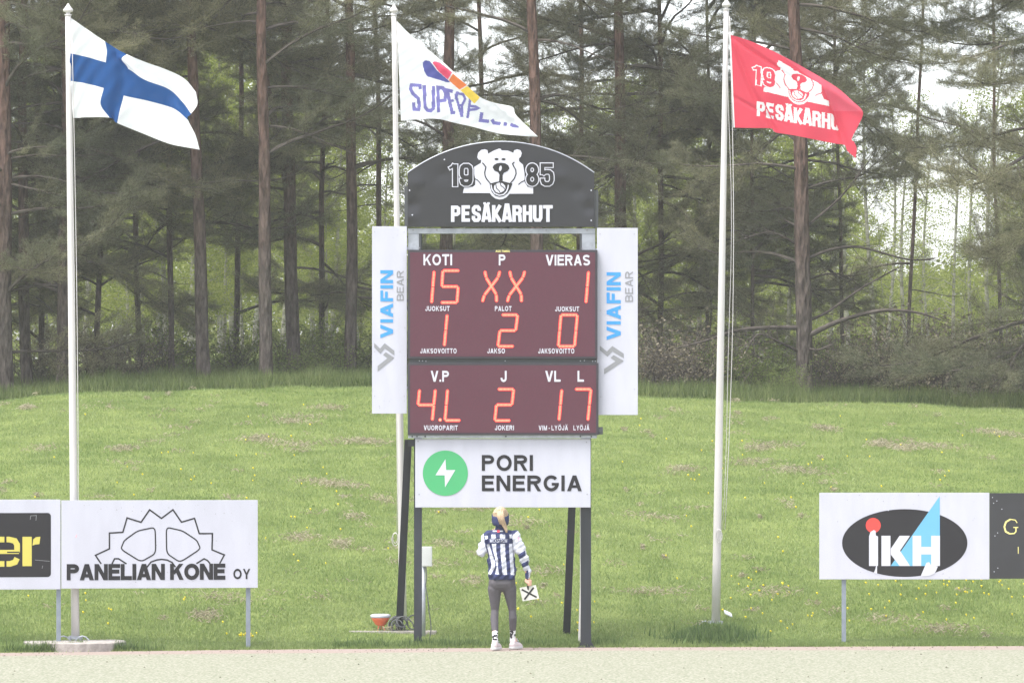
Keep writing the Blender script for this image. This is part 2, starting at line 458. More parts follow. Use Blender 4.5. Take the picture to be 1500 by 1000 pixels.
def make_bough(seed, L=2.6, live=True, droop=0.12, side_n=14, needle_n=20, tuft_step=0.055):
    rd = random.Random(seed); T = Tri(); C = []; D = []
    pts = []; p = Vector((0, 0, 0)); d = Vector((1, 0, 0.22 if live else 0.1)).normalized(); nseg = 9
    for i in range(nseg+1):
        pts.append(p.copy())
        d = (d+Vector((rd.uniform(-.02, .02), rd.uniform(-.16, .16), rd.uniform(-.08, .08)-droop*(0.7 if i < 5 else -0.9)))).normalized()
        p = p+d*(L/nseg)
    T.tube(pts, [0.03*(L/2.6)*(1-0.9*i/nseg)+0.003 for i in range(nseg+1)], 5)
    def at(t):
        f = t*nseg; i = min(int(f), nseg-1); return pts[i].lerp(pts[i+1], f-i), (pts[i+1]-pts[i]).normalized()
    def run(p, d, l, r0, kids, depth):
        ns = 4; q = [p.copy()]; dd = d.copy()
        for i in range(ns):
            dd = (dd+Vector((rd.uniform(-.15, .15), rd.uniform(-.15, .15), rd.uniform(-.12, .16)))).normalized()
            q.append(q[-1]+dd*(l/ns))
        T.tube(q, [r0*(0.75-0.6*i/ns)+0.001 for i in range(ns+1)], 3)
        if kids:
            for k in range(kids):
                t = (k+0.6)/kids; f = t*ns; i = min(int(f), ns-1); pp = q[i].lerp(q[i+1], f-i); td = (q[i+1]-q[i]).normalized()
                ax = Vector((rd.uniform(-.4, .4), rd.uniform(-.4, .4), 1)).normalized()
                nd = rot_about(td, ax, (1 if k % 2 else -1)*rd.uniform(0.5, 1.0)); run(pp, nd, rd.uniform(0.55, 1.0)*(0.34 if live else 0.25)*(1.15-t*0.5), 0.0035, 0, depth+1)
        if live:
            st = 0.0 if depth else 0.4; m = max(1, int(l*(1-st)/tuft_step))
            for k in range(m+1):
                t = st+(1-st)*k/m; f = t*ns; i = min(int(f), ns-1)
                C.append(q[i].lerp(q[i+1], f-i)); D.append((q[i+1]-q[i]).normalized()+Vector((0, 0, 0.35)))
    for k in range(side_n):
        t = 0.16+0.82*(k+rd.random()*0.8)/side_n; p0, td = at(min(t, 0.99))
        ax = Vector((rd.uniform(-.35, .35), rd.uniform(-.35, .35), 1)).normalized()
        nd = rot_about(td, ax, (1 if k % 2 else -1)*rd.uniform(0.6, 1.15)); nd.z += rd.uniform(-0.15, 0.2); nd.normalize()
        ll = (0.35+0.75*math.sin(math.pi*min(1, 0.25+t*0.75)))*L/2.6*rd.uniform(0.7, 1.2)
        if not live: ll *= rd.uniform(0.3, 0.95)
        run(p0, nd, ll, 0.007, (5 if live else rd.randint(1, 3)), 0)
    wood = T.mesh('branch', MATS['branch_bark'])
    fol = None
    if live:
        rg = np.random.default_rng(seed)
        V = needles(np.array([tuple(c) for c in C]), np.array([tuple(c) for c in D]), needle_n, 0.066, 0.0034, rg, 1.3)
        fol = mesh_np('foliage', V, np.arange(len(V)).reshape(-1, 3)); fol.materials.append(MATS['pine_needles'])
    return wood, fol

mat('branch_bark', (0.045, 0.038, 0.034), 0.9, 0.1, col2=(0.105, 0.09, 0.08), scale=5)
leafmat('pine_needles', (0.11, 0.12, 0.073), (0.18, 0.19, 0.118), (0.30, 0.295, 0.205), 0.5, 0.45, ((0.66, 0.70, 0.66), (1.3, 1.22, 1.12)))

def bark_material():
    m = bpy.data.materials.new('pine_bark'); m.use_nodes = True; nt = m.node_tree; b = nt.nodes['Principled BSDF']
    b.inputs['Roughness'].default_value = 0.95; b.inputs['Specular IOR Level'].default_value = 0.1
    tc = nt.nodes.new('ShaderNodeTexCoord'); sp = nt.nodes.new('ShaderNodeSeparateXYZ'); nt.links.new(tc.outputs['Object'], sp.inputs[0])
    mp = nt.nodes.new('ShaderNodeMapping'); mp.inputs['Scale'].default_value = (14, 14, 3.5); nt.links.new(tc.outputs['Object'], mp.inputs[0])
    vo = nt.nodes.new('ShaderNodeTexVoronoi'); vo.inputs['Scale'].default_value = 1.0; nt.links.new(mp.outputs[0], vo.inputs['Vector'])
    nz = nt.nodes.new('ShaderNodeTexNoise'); nz.inputs['Scale'].default_value = 1.0; nz.inputs['Detail'].default_value = 8; nz.inputs['Roughness'].default_value = 0.7; nt.links.new(mp.outputs[0], nz.inputs['Vector'])
    lo = nt.nodes.new('ShaderNodeValToRGB'); lo.color_ramp.elements[0].color = (0.035, 0.028, 0.025, 1); lo.color_ramp.elements[1].color = (0.17, 0.145, 0.13, 1); lo.color_ramp.elements[0].position = 0.35; lo.color_ramp.elements[1].position = 0.7
    hi = nt.nodes.new('ShaderNodeValToRGB'); hi.color_ramp.elements[0].color = (0.05, 0.032, 0.028, 1); hi.color_ramp.elements[1].color = (0.205, 0.125, 0.10, 1); hi.color_ramp.elements[0].position = 0.35; hi.color_ramp.elements[1].position = 0.7
    nt.links.new(nz.outputs['Fac'], lo.inputs[0]); nt.links.new(nz.outputs['Fac'], hi.inputs[0])
    mr = nt.nodes.new('ShaderNodeMapRange'); mr.inputs['From Min'].default_value = 1.5; mr.inputs['From Max'].default_value = 5.0
    n2 = nt.nodes.new('ShaderNodeTexNoise'); n2.inputs['Scale'].default_value = 1.4; nt.links.new(tc.outputs['Object'], n2.inputs['Vector'])
    ma = nt.nodes.new('ShaderNodeMath'); ma.operation = 'MULTIPLY_ADD'; ma.inputs[1].default_value = 3.5; nt.links.new(n2.outputs['Fac'], ma.inputs[0]); 
    m2 = nt.nodes.new('ShaderNodeMath'); m2.operation = 'SUBTRACT'; m2.inputs[1].default_value = 1.75; nt.links.new(sp.outputs['Z'], m2.inputs[0]); nt.links.new(m2.outputs[0], ma.inputs[2])
    nt.links.new(ma.outputs[0], mr.inputs['Value'])
    mx = nt.nodes.new('ShaderNodeMix'); mx.data_type = 'RGBA'; nt.links.new(mr.outputs[0], mx.inputs[0]); nt.links.new(lo.outputs[0], mx.inputs[6]); nt.links.new(hi.outputs[0], mx.inputs[7])
    nt.links.new(mx.outputs[2], b.inputs['Base Color'])
    bp = nt.nodes.new('ShaderNodeBump'); bp.inputs['Strength'].default_value = 1.0; bp.inputs['Distance'].default_value = 0.06
    nt.links.new(vo.outputs['Distance'], bp.inputs['Height']); nt.links.new(bp.outputs[0], b.inputs['Normal'])
    MATS['pine_bark'] = m
bark_material()

BOUGHS = [make_bough(100+i, 2.6, True, 0.10+0.03*(i % 3)) for i in range(7)]
DEAD = [make_bough(200+i, 2.2, False, 0.10, 9) for i in range(5)]

def smooth_pts(pts, k=5):
    out = []
    for i in range(len(pts)-1):
        p0 = pts[max(i-1, 0)]; p1 = pts[i]; p2 = pts[i+1]; p3 = pts[min(i+2, len(pts)-1)]
        for j in range(k):
            t = j/k
            out.append(0.5*((2*p1)+(p2-p0)*t+(2*p0-5*p1+4*p2-p3)*t*t+(3*p1-p0-3*p2+p3)*t*t*t))
    out.append(pts[-1]); return out

# openings between the crowns, where the light foliage and the sky beyond show
GAPS = [(566, 275, 38, 68), (590, 50, 28, 38), (705, 60, 28, 46), (1400, 310, 66, 76), (1430, 120, 48, 52), (1290, 330, 44, 52), (228, 290, 50, 50), (205, 480, 74, 48), (315, 120, 46, 74), (335, 390, 48, 66), (470, 490, 66, 52), (350, 500, 50, 50), (950, 290, 28, 50), (1240, 500, 52, 44), (1120, 440, 32, 46), (470, 330, 34, 44)]
def pine(px, Y, wpx, topdx, z0, label, seed, dens=1.0, clear=True, hgt=13.5, lmax=2.7, lmin=1.0, deadz=1.2, group='pines along the top of the bank', zend=99, fork=None, dead_n=4, name='pine_tree'):
    rd = random.Random(seed); b = P(px, 0, Y); bz = float(H(b.x, Y)); base = Vector((b.x, Y, bz-0.05))
    s = (Y+CAM_D)/FPX; r = wpx*s/2; dxm = topdx*s/(CAM_H+HOR*s-bz)      # lean per metre
    t = thing(name, base, label, 'pine tree', group)
    wob = [rd.uniform(-1, 1) for _ in range(8)]
    def axis(z):
        return Vector((dxm*z+0.03*math.sin(z*0.6+wob[0]*3)+0.012*math.sin(z*1.6+wob[1]*3)-0.03*math.sin(wob[0]*3), 0.06*math.sin(z*0.5+wob[2]*3), z))
    mb = Tri(); zs = [0, 0.12, 0.35]+[0.8+0.5*i for i in range(int((hgt-0.8)/0.5)+1)]
    mb.tube([axis(z) for z in zs], [r*(1.28 if z == 0 else 1.12 if z < 0.2 else 1.03 if z < 0.5 else 1)*(1-0.72*(z/hgt)**1.15)*(1+0.04*math.sin(z*5+wob[3]*9)) for z in zs], 12)
    if fork:
        zf = fork; q = [axis(zf)+Vector((0.0, 0.05, 0))]
        for i in range(1, 14): q.append(axis(zf+i*0.6)+Vector((-0.35*min(1, i/4)-0.02*i, 0.1, 0)))
        mb.tube(q, [r*0.62*(1-0.05*i) for i in range(14)], 8)
    link('trunk', mb.mesh('trunk', MATS['pine_bark'], True), None).parent = t
    def place(kind, z, az, sc, pitch):
        tip = base+axis(z)+Vector((math.cos(az), math.sin(az), 0.15+math.sin(pitch)))*1.5*sc*1.1
        o_ = base+axis(z)
        for f_ in (0.6, 1.1):
            q_ = o_.lerp(tip, f_); tx, ty = 750+q_.x/(q_.y+60)*FPX, HOR-(q_.z-CAM_H)/(q_.y+60)*FPX
            if any(((tx-a)/c)**2+((ty-b)/d)**2 < 1.0 for a, b, c, d in GAPS): return
        w, f = kind; o = bpy.data.objects.new('branch', w); COL.objects.link(o); o.parent = t
        o.location = axis(z)
        o.rotation_euler = Euler((rd.uniform(-.7, .7), -pitch, az), 'XYZ'); o.scale = (sc, sc*rd.choice((1, -1)), sc)
        if f is not None:
            g = bpy.data.objects.new('foliage', f); COL.objects.link(g); g.parent = o
    def azim():
        for _ in range(40):
            a = rd.uniform(0, 2*math.pi)
            if not clear or math.sin(a) > -0.45 or rd.random() < 0.05: return a
        return a
    z = z0
    while z < min(hgt-0.3, zend):
        u = (z-z0)/(hgt-z0)
        for k in range(max(1, int(round(rd.choice((2, 3, 3))*dens)))):
            L = (lmin+(lmax-lmin)*math.sin(math.pi*min(1, 0.3+0.65*u)))*rd.uniform(0.75, 1.2)
            place(rd.choice(BOUGHS), z+rd.uniform(-.15, .15), azim(), L/2.6, rd.uniform(-0.4, 0.45)+0.25*u)
        z += rd.uniform(0.36, 0.56)
    for k in range(dead_n):
        zz = rd.uniform(deadz, max(deadz+0.5, min(z0+3.5, 8)))
        place(rd.choice(DEAD), zz, azim(), rd.uniform(0.4, 1.0), rd.uniform(-0.35, 0.25))
    return t, axis, base, place

# the pines whose trunks the photograph shows
pine(8, 28, 24, -6, 0.8, 'dark pine at the far left with foliage to the ground', 1, 0.8, False, deadz=.4)
pine(40, 31, 17, -6, 2.2, 'slim dark pine, second trunk from the left', 2, 0.8, True)
pine(92, 30, 20, 0, 1.6, 'dark pine seen just left of the left flagpole', 3, 0.8, True)
pine(300, 30, 20, -28, 3.3, 'slightly leaning pine right of the blue and white flag', 4, 0.6, True)
pine(388, 28.5, 20, 0, 3.6, 'straight reddish pine, tallest clear trunk left of the scoreboard', 5, 0.65, True)
pine(430, 33, 21, -6, 3.4, 'forked reddish pine just right of the straight reddish one', 6, 0.65, True, fork=3.2)
pine(514, 32, 18, -6, 3.2, 'slim pine nearest the left side banner of the scoreboard', 7, 0.65, True)
pine(650, 32, 21, 4, 3.3, 'grey pine standing behind the white flag', 8, 0.6, True, lmax=2.1)
pine(786, 30, 21, -6, 3.0, 'reddish pine rising behind the arched top of the scoreboard', 9, 0.65, True)
pine(908, 33, 20, 2, 2.2, 'reddish pine behind the right end of the arched sign', 10, 0.6, True)
t11, ax11, b11, pl11 = pine(1178, 29, 25, -14, 2.3, 'thick pine with long arching low boughs under the red flag', 11, 0.8, True)
pine(1548, 27, 24, 0, 1.2, 'pine just outside the right edge whose boughs reach in', 12, 0.9, False, lmax=3.4)
# long arching boughs of the pine at the right, traced
def custom_bough(t, pts_px, Y, r0, twigs, seed):
    rd = random.Random(seed); pts = [P(a, b, Y+dy)-Vector(t.location) for a, b, dy in pts_px]; pts = smooth_pts(pts, 4)
    T = Tri(); n = len(pts); T.tube(pts, [r0*(1-0.8*i/(n-1))+0.004 for i in range(n)], 6)
    for k in range(twigs):
        i = rd.randint(n//4, n-2); q = [pts[i]]; d = (pts[i+1]-pts[i]).normalized(); d = (d+Vector((rd.uniform(-.9, .9), rd.uniform(-.9, .9), rd.uniform(-.6, .9)))).normalized()
        l = rd.uniform(0.3, 0.9)
        for j in range(4):
            d = (d+Vector((rd.uniform(-.3, .3), rd.uniform(-.3, .3), rd.uniform(-.3, .3)))).normalized(); q.append(q[-1]+d*l/4)
        T.tube(q, [0.008, 0.006, 0.004, 0.003, 0.002], 3)
    o = link('branch', T.mesh('branch', MATS['branch_bark'], True)); o.parent = t
    return o
for i, (pp, r0) in enumerate([
        ([(1183, 492, 0), (1230, 470, -.4), (1290, 455, -.6), (1340, 457, -.7), (1378, 468, -.8)], 0.045),
        ([(1183, 470, 0), (1215, 455, .2), (1265, 420, .3), (1320, 390, .4)], 0.03),
        ([(1170, 480, 0), (1120, 480, -.3), (1075, 485, -.5), (1030, 500, -.7), (990, 510, -.9)], 0.042),
        ([(1170, 515, 0), (1140, 500, -.4), (1110, 490, -.6), (1090, 520, -.7)], 0.022),
        ([(1183, 510, 0), (1200, 512, -.4), (1222, 503, -.6)], 0.022),
        ([(1183, 378, 0), (1220, 365, .2), (1260, 362, .3), (1330, 380, .4), (1370, 378, .4)], 0.03),
        ([(1183, 330, 0), (1230, 290, .1), (1270, 240, .2)], 0.025),
        ([(1170, 360, 0), (1130, 340, -.2), (1090, 350, -.3)], 0.022),
        ([(1180, 410, 0), (1220, 400, .5), (1250, 410, .8)], 0.02)]):
    custom_bough(t11, pp, 29, r0, 14, 300+i)

# pines filling the wood behind
fill = [(-60, 34, 'dark pine beyond the left edge of the wood'), (62, 37, 'pine deeper in the wood left of the left flagpole'), (140, 34, 'dense pine right of the left flagpole, behind the flag'),
        (205, 38, 'pine behind the blue and white flag, deep in the wood'), (250, 33, 'shaded pine between the flag and the leaning trunk'), (345, 40, 'pine deep between the leaning and the straight trunk'),
        (470, 38, 'pine between the forked trunk and the slim one'), (555, 42, 'pine behind the upper end of the middle flagpole'), (715, 43, 'pine deep in the wood above the arched sign'),
        (850, 38, 'dense pine between the two reddish trunks over the sign'), (965, 35, 'dense pine right of the reddish trunk behind the sign'), (1035, 38, 'dense pine left of the right flagpole'),
        (1105, 34, 'dense pine behind the red flag'), (1235, 37, 'pine right of the red flag, behind the thick pine'), (1470, 42, 'open pine near the right edge, deep in the wood'), (1330, 44, 'thin open pine between the thick pine and the right edge')]
for i, (px, Y, lab) in enumerate(fill):
    left = px < 530; opn = px in (555, 715, 1330, 1470)
    pine(px, Y, 9 if left else 6 if px > 1000 else 9, random.Random(i).uniform(-20, 20), 0.7 if px < 280 or 940 < px < 1250 else 1.1 if left else 2.2 if opn else 2.2, lab, 40+i, 0.5 if left else 0.42 if opn else 0.68,
         False, hgt=14, lmax=2.8 if not opn else 2.2, dead_n=5, group='pines deeper in the wood')

for i, (px, Y, lab) in enumerate([(-170, 31, 'pine past the left edge of the field of view'), (-290, 36, 'pine second past the left edge'), (-420, 30, 'pine farthest out on the left'), (-560, 40, 'pine at the left end of the wood'),
                                  (1670, 35, 'pine past the right edge of the field of view'), (1790, 30, 'pine second past the right edge'), (1920, 37, 'pine at the right end of the wood')]):
    pine(px, Y, 18, random.Random(90+i).uniform(-15, 15), 1.2, lab, 90+i, 0.7, False, hgt=14, lmax=2.8, dead_n=4, group='pines deeper in the wood')

# broadleaf trees beyond: light green spring leaves
mat('birch_bark', (0.30, 0.29, 0.25), 0.85, 0.2, col2=(0.14, 0.14, 0.10), scale=4, stretch=(1, 1, 2.5))
leafmat('spring_leaves', (0.15, 0.19, 0.035), (0.22, 0.26, 0.05), (0.31, 0.34, 0.09), 0.55)
def birch_variant(seed, nleaf, hgt=8.0, wid=1.3, low=1.2):
    rd = random.Random(seed); rg = np.random.default_rng(seed); T = Tri(); bx = rd.uniform(-.3, .3)
    ax = lambda z: Vector((bx*math.sin(z*0.4), 0.2*math.sin(z*0.33+seed), z))
    zs = [0.5*i for i in range(int(hgt*2)+1)]
    T.tube([ax(z) for z in zs], [0.07*(1-0.9*z/hgt)+0.006 for z in zs], 6)
    ends = []
    for k in range(34):
        z = low+(hgt-low-0.2)*((k+0.5)/34); a = rd.uniform(0, 6.28); q = [ax(z)]; l = wid*(1.15-0.8*(z/hgt))*rd.uniform(0.6, 1.3)
        d = Vector((math.cos(a), math.sin(a), rd.uniform(0.3, 1.1))).normalized()
        for j in range(5):
            d = (d+Vector((rd.uniform(-.25, .25), rd.uniform(-.25, .25), -0.08))).normalized(); q.append(q[-1]+d*l/5); ends.append(q[-1].copy())
        T.tube(q, [0.016*(1-j/6)+0.002 for j in range(6)], 3)
        for m in range(3):
            e = q[rd.randint(2, 5)]; dd = (d+Vector((rd.uniform(-.9, .9), rd.uniform(-.9, .9), rd.uniform(-.7, .4)))).normalized(); w = [e+dd*l*0.16*j for j in range(4)]
            T.tube(w, [0.005, 0.004, 0.003, 0.002], 3); ends += [x.copy() for x in w[1:]]
    C = np.array([tuple(e) for e in ends]); C = C[rg.integers(0, len(C), nleaf)]+rg.normal(0, 0.14, (nleaf, 3))
    a = rg.normal(0, 1, (nleaf, 3)); a /= np.linalg.norm(a, axis=1, keepdims=True); b = np.cross(a, rg.normal(0, 1, (nleaf, 3))); b /= np.linalg.norm(b, axis=1, keepdims=True)
    s = rg.uniform(0.018, 0.04, nleaf)[:, None]
    V = np.stack([C-a*s, C+b*s*0.75, C+a*s*1.1, C-b*s*0.75], 1).reshape(-1, 3)
    cr = mesh_np('crown', V, np.arange(len(V)).reshape(-1, 4)); cr.materials.append(MATS['spring_leaves'])
    return T.mesh('trunk', MATS['birch_bark'], True), cr
BIRCH = [birch_variant(500+i, 13000) for i in range(4)]
BIRCHLIGHT = [birch_variant(520+i, 3000, 9.0, 1.3, 1.6) for i in range(3)]
land = [(0, 'at the left edge'), (130, 'right of the left flagpole'), (230, 'below the blue and white flag'), (330, 'right of the leaning pine'), (410, 'between the straight and forked pines'), (470, 'right of the forked pine'),
        (560, 'behind the left side banner'), (640, 'behind the white flag'), (740, 'behind the scoreboard top'), (880, 'behind the right side banner'), (980, 'left of the right flagpole'), (1080, 'just right of the right flagpole'),
        (1150, 'left of the thick pine'), (1230, 'right of the thick pine'), (1320, 'in the bright gap under the red flag tip'), (1420, 'in the bright gap near the right edge'), (1490, 'at the right edge')]
def nearland(px): return min(land, key=lambda q: abs(q[0]-px))[1]
USED = set()
def birch(px, Y, sc, light, i):
    b = P(px, 0, Y); o = thing('birch_tree', (b.x, Y, float(H(b.x, Y))-0.05), '', 'birch tree', 'young birches beyond the pines')
    o['label'] = ('thin sparse young birch ' if light else 'leafy light green birch ')+['farther off, ', 'closer, '][Y < 66]+nearland(px)
    lb = o['label']; k = 0
    while lb in USED: lb = o['label']+(', narrower', ', rearmost', ', smallest')[k]; k += 1
    USED.add(lb); o['label'] = lb
    v = (BIRCHLIGHT if light else BIRCH)[i % (3 if light else 4)]
    for nm, me in (('trunk', v[0]), ('crown', v[1])):
        c = bpy.data.objects.new(nm, me); COL.objects.link(c); c.parent = o
    o.scale = (sc, sc, sc); o.rotation_euler = (0, 0, i*2.4)
bi = 0
for px, Y, sc, lt in [(-20, 60, 1.0, 0), (60, 72, 1.1, 0), (130, 58, 1.0, 0), (185, 66, 1.2, 0), (240, 60, 1.15, 0), (285, 74, 1.2, 0), (335, 62, 1.15, 0), (365, 78, 1.25, 0), (410, 60, .95, 0), (455, 70, 1.0, 0), (490, 60, .85, 0), (530, 72, .85, 0),
                      (575, 62, .75, 0), (620, 70, .7, 0), (670, 62, .75, 0), (740, 72, .8, 0), (800, 62, .8, 0), (860, 70, .9, 0), (905, 60, .85, 0), (940, 58, .9, 0), (985, 70, 1.0, 0), (1020, 60, .9, 0), (1075, 66, .85, 0), (1110, 76, 1.0, 0),
                      (1145, 60, .8, 0), (1210, 62, .85, 1), (1245, 70, .95, 1), (1275, 58, .9, 1), (1300, 66, .8, 1), (1335, 60, .75, 1), (1365, 72, .75, 1), (1400, 60, .72, 1), (1430, 68, .8, 1), (1460, 58, .9, 1), (1500, 66, .9, 0),
                      (1180, 80, .8, 1), (1225, 84, .8, 0), (1290, 84, .6, 0), (1350, 82, .5, 0), (1415, 84, .52, 0), (1470, 82, .7, 0), (1040, 84, .85, 0), (950, 82, .9, 0), (560, 86, .6, 0), (215, 50, .75, 0), (180, 52, .6, 0), (330, 50, .7, 0), (355, 48, .6, 0), (475, 49, .5, 0), (300, 52, .9, 0), (240, 48, .8, 0), (100, 84, 1.2, 0), (210, 86, 1.25, 0), (310, 90, 1.3, 0), (430, 88, 1.1, 0)]:
    birch(px, Y, sc, lt, bi); bi += 1

# the far wood behind everything, one mass of spring leaves
n = 330000
X = rng.uniform(-28, 28, n); Y = rng.uniform(96, 125, n); px = 750+X/(Y+60)*FPX
top_ = np.interp(px, [0, 480, 540, 900, 950, 1240, 1290, 1440, 1500], [60, 80, 330, 320, 200, 220, 400, 400, 240])+60*noise2(X, Y, 0.9, 21)
ztop = CAM_H+(HOR-top_)/FPX*(Y+60); zb_ = H(X, Y); Z = zb_+(ztop-zb_)*rng.uniform(0, 1, n)**1.25
cl = noise2(X*1.3, Z*2.2+Y*0.1, 1.3, 33)+rng.normal(0, 0.12, n) > -0.16-0.6*np.clip(1-(Z-zb_)/5.0, 0, 1)
X, Y, Z = X[cl], Y[cl], Z[cl]; n = len(X); C = np.stack([X, Y, Z], -1)
a = rng.normal(0, 1, (n, 3)); a /= np.linalg.norm(a, axis=1, keepdims=True); b = np.cross(a, rng.normal(0, 1, (n, 3))); b /= np.linalg.norm(b, axis=1, keepdims=True)
q_ = rng.uniform(0.04, 0.11, n)[:, None]; V = np.stack([C-a*q_, C+b*q_*0.75, C+a*q_*1.1, C-b*q_*0.75], 1).reshape(-1, 3)
tag(link('distant_wood', mesh_np('distant_wood', V, np.arange(len(V)).reshape(-1, 4)), None, MATS['spring_leaves']), 'light green far wood filling the gaps behind the pines', 'woods', kind='stuff')

# understorey shrubs along the crest
leafmat('shrub_leaves', (0.09, 0.13, 0.03), (0.14, 0.19, 0.05), (0.22, 0.27, 0.08), 0.45)
leafmat('dead_twig_leaves', (0.12, 0.10, 0.06), (0.17, 0.15, 0.10), (0.24, 0.21, 0.15), 0.2)
def shrub_variant(seed, nleaf, m, rad=0.9, h=1.3, stems=34):
    rd = random.Random(seed); rg = np.random.default_rng(seed); T = Tri(); ends = []
    for k in range(stems):
        a = rd.uniform(0, 6.28); d = Vector((math.cos(a)*rd.uniform(0, .9), math.sin(a)*rd.uniform(0, .9), 1)).normalized(); q = [Vector((rd.gauss(0, .25), rd.gauss(0, .2), 0))]; l = h*rd.uniform(0.6, 1.15)
        for j in range(6):
            d = (d+Vector((rd.uniform(-.35, .35), rd.uniform(-.35, .35), rd.uniform(-.25, .1)))).normalized(); q.append(q[-1]+d*l/6); ends.append(q[-1].copy())
        T.tube(q, [0.009*(1-j/7)+0.0015 for j in range(7)], 3)
        for m_ in range(4):
            e = q[rd.randint(1, 6)]; dd = Vector((rd.uniform(-1, 1), rd.uniform(-1, 1), rd.uniform(-.3, .9))).normalized(); w = [e+dd*0.1*j*h for j in range(4)]
            T.tube(w, [0.004, 0.003, 0.002, 0.0015], 3); ends += w[1:]
    C = np.array([tuple(e) for e in ends]); C = C[rg.integers(0, len(C), nleaf)]+rg.normal(0, 0.07, (nleaf, 3)); C[:, 2] = np.abs(C[:, 2])
    a = rg.normal(0, 1, (nleaf, 3)); a /= np.linalg.norm(a, axis=1, keepdims=True); b = np.cross(a, rg.normal(0, 1, (nleaf, 3))); b /= np.linalg.norm(b, axis=1, keepdims=True)
    s = rg.uniform(0.014, 0.034, nleaf)[:, None]
    V = np.stack([C-a*s, C+b*s*0.6, C+a*s*1.1, C-b*s*0.6], 1).reshape(-1, 3)
    fo = mesh_np('foliage', V, np.arange(len(V)).reshape(-1, 4)); fo.materials.append(m)
    return T.mesh('stems', MATS['branch_bark']), fo
SHR = [shrub_variant(600+i, 3600, MATS['shrub_leaves']) for i in range(3)]
BRU = [shrub_variant(620+i, 1300, MATS['dead_twig_leaves'], stems=60) for i in range(3)]
def shrub(px, Y, sc, dead, label, i):
    b = P(px, 0, Y); o = thing('brush_bush' if dead else 'shrub', (b.x, Y, float(H(b.x, Y))-0.03), label, 'bush', 'brushwood under the pines' if dead else 'green shrubs at the wood edge')
    v = (BRU if dead else SHR)[i % 3]
    for nm, me in (('stems', v[0]), ('foliage', v[1])):
        c = bpy.data.objects.new(nm, me); COL.objects.link(c); c.parent = o
    o.scale = (sc*1.25, sc, sc); o.rotation_euler = (0, 0, i*1.7)
si = 0
for px, Y, sc, dd, lab in [(455, 31, .6, 0, 'low green shrub right of the forked pine'), (487, 34, .8, 0, 'green shrub between the forked pine and the slim pine'), (535, 33, .7, 0, 'green shrub beside the left side banner'),
                       (345, 35, .8, 0, 'green shrub behind the leaning pine'), (250, 36, .9, 0, 'shaded shrub left of the leaning pine'), (150, 33, .9, 1, 'brown brush right of the left flagpole'), (205, 32, .8, 1, 'brown brush left of the leaning pine'),
                       (60, 34, 1.0, 1, 'brown brush at the far left of the wood'), (420, 37, .8, 0, 'green shrub behind the straight reddish pine'), (955, 29, .9, 1, 'dead brushwood beside the right side banner'), (985, 31, 1.1, 1, 'tall brushwood heap left of the right flagpole'),
                       (1025, 29, .9, 1, 'brushwood just left of the right flagpole'), (1080, 30, .9, 0, 'green shrub just right of the right flagpole'), (1120, 31, .7, 0, 'green shrub left of the thick pine'), (1155, 28, .45, 0, 'small green shrub at the foot of the thick pine'),
                       (1230, 31, .8, 1, 'brush just right of the thick pine'), (1275, 32, 1.0, 1, 'brown brush under the arching bough'), (1320, 30, 1.1, 1, 'brown brush in the bright gap right of the thick pine'), (1370, 31, 1.25, 1, 'high brown brush left of the right edge'),
                       (1420, 29, 1.2, 1, 'high brown brush second from the right edge'), (1475, 30, 1.3, 1, 'high brown brush at the right edge'), (1300, 36, .9, 0, 'green shrub deep behind the brown brush'), (1450, 37, 1.0, 0, 'green shrub deep near the right edge'), (1200, 36, .8, 0, 'green shrub behind the thick pine'),
                       (900, 33, .9, 0, 'green shrub seen right of the scoreboard panels'), (590, 33, .8, 0, 'green shrub behind the left banner'), (720, 33, .9, 1, 'brush behind the scoreboard panels')]:
    shrub(px, Y, sc, dd, lab, si); si += 1

# ------------------------------------------------------------------ flat print helpers
def tess(polys):
    V, Fq = [], []
    for poly in polys:
        pts = [Vector((a, b, 0)) for a, b in poly]; t = tessellate_polygon([pts]); b = len(V); V += [(p.x, p.y) for p in pts]; Fq += [tuple(b+i for i in f) for f in t]
    return V, Fq
def stroke(pts, w, closed=False, mitre=True):
    """polyline -> list of polygons"""
    n = len(pts); L, Rr = [], []
    for i in range(n):
        p = Vector(pts[i]); a = Vector(pts[i-1]) if (i > 0 or closed) else None; c = Vector(pts[(i+1) % n]) if (i < n-1 or closed) else None
        d1 = (p-a).normalized() if a is not None else (c-p).normalized(); d2 = (c-p).normalized() if c is not None else d1
        n1 = Vector((-d1.y, d1.x)); n2 = Vector((-d2.y, d2.x)); m = (n1+n2)
        m = m.normalized() if m.length > 1e-6 else n1
        k = w/2/max(0.35, m.dot(n1)); L.append(p+m*k); Rr.append(p-m*k)
    out = []
    for i in range(n if closed else n-1):
        j = (i+1) % n; out.append([tuple(L[i]), tuple(L[j]), tuple(Rr[j]), tuple(Rr[i])])
    return out
def ellipse(cx, cy, rx, ry, n=40, rot=0):
    c, s = math.cos(rot), math.sin(rot)
    return [(cx+rx*math.cos(a)*c-ry*math.sin(a)*s, cy+rx*math.cos(a)*s+ry*math.sin(a)*c) for a in [2*math.pi*i/n for i in range(n)]]
PLANE = [0.0]
def flat(name, polys, m, Y, parent, label=None):
    """polygons in the sign plane, drawn at distance Y as a thin sheet facing the field"""
    V, Fq = tess(polys) if not isinstance(polys, tuple) else polys
    W = [P(a, b, PLANE[0]) for a, b in V]; VV = [(p.x, Y, p.z) for p in W]; FF = []
    for f in Fq:
        a, b, c = (VV[i] for i in f); cr = (b[0]-a[0])*(c[2]-a[2])-(b[2]-a[2])*(c[0]-a[0])
        if abs(cr) < 1e-10: continue
        FF.append(tuple(f) if cr > 0 else (f[0], f[2], f[1]))
    if not FF: return None
    o = link(name, mesh_np(name, VV, FF), parent, m)
    if label: o['label'] = label
    return o
_tc = {}
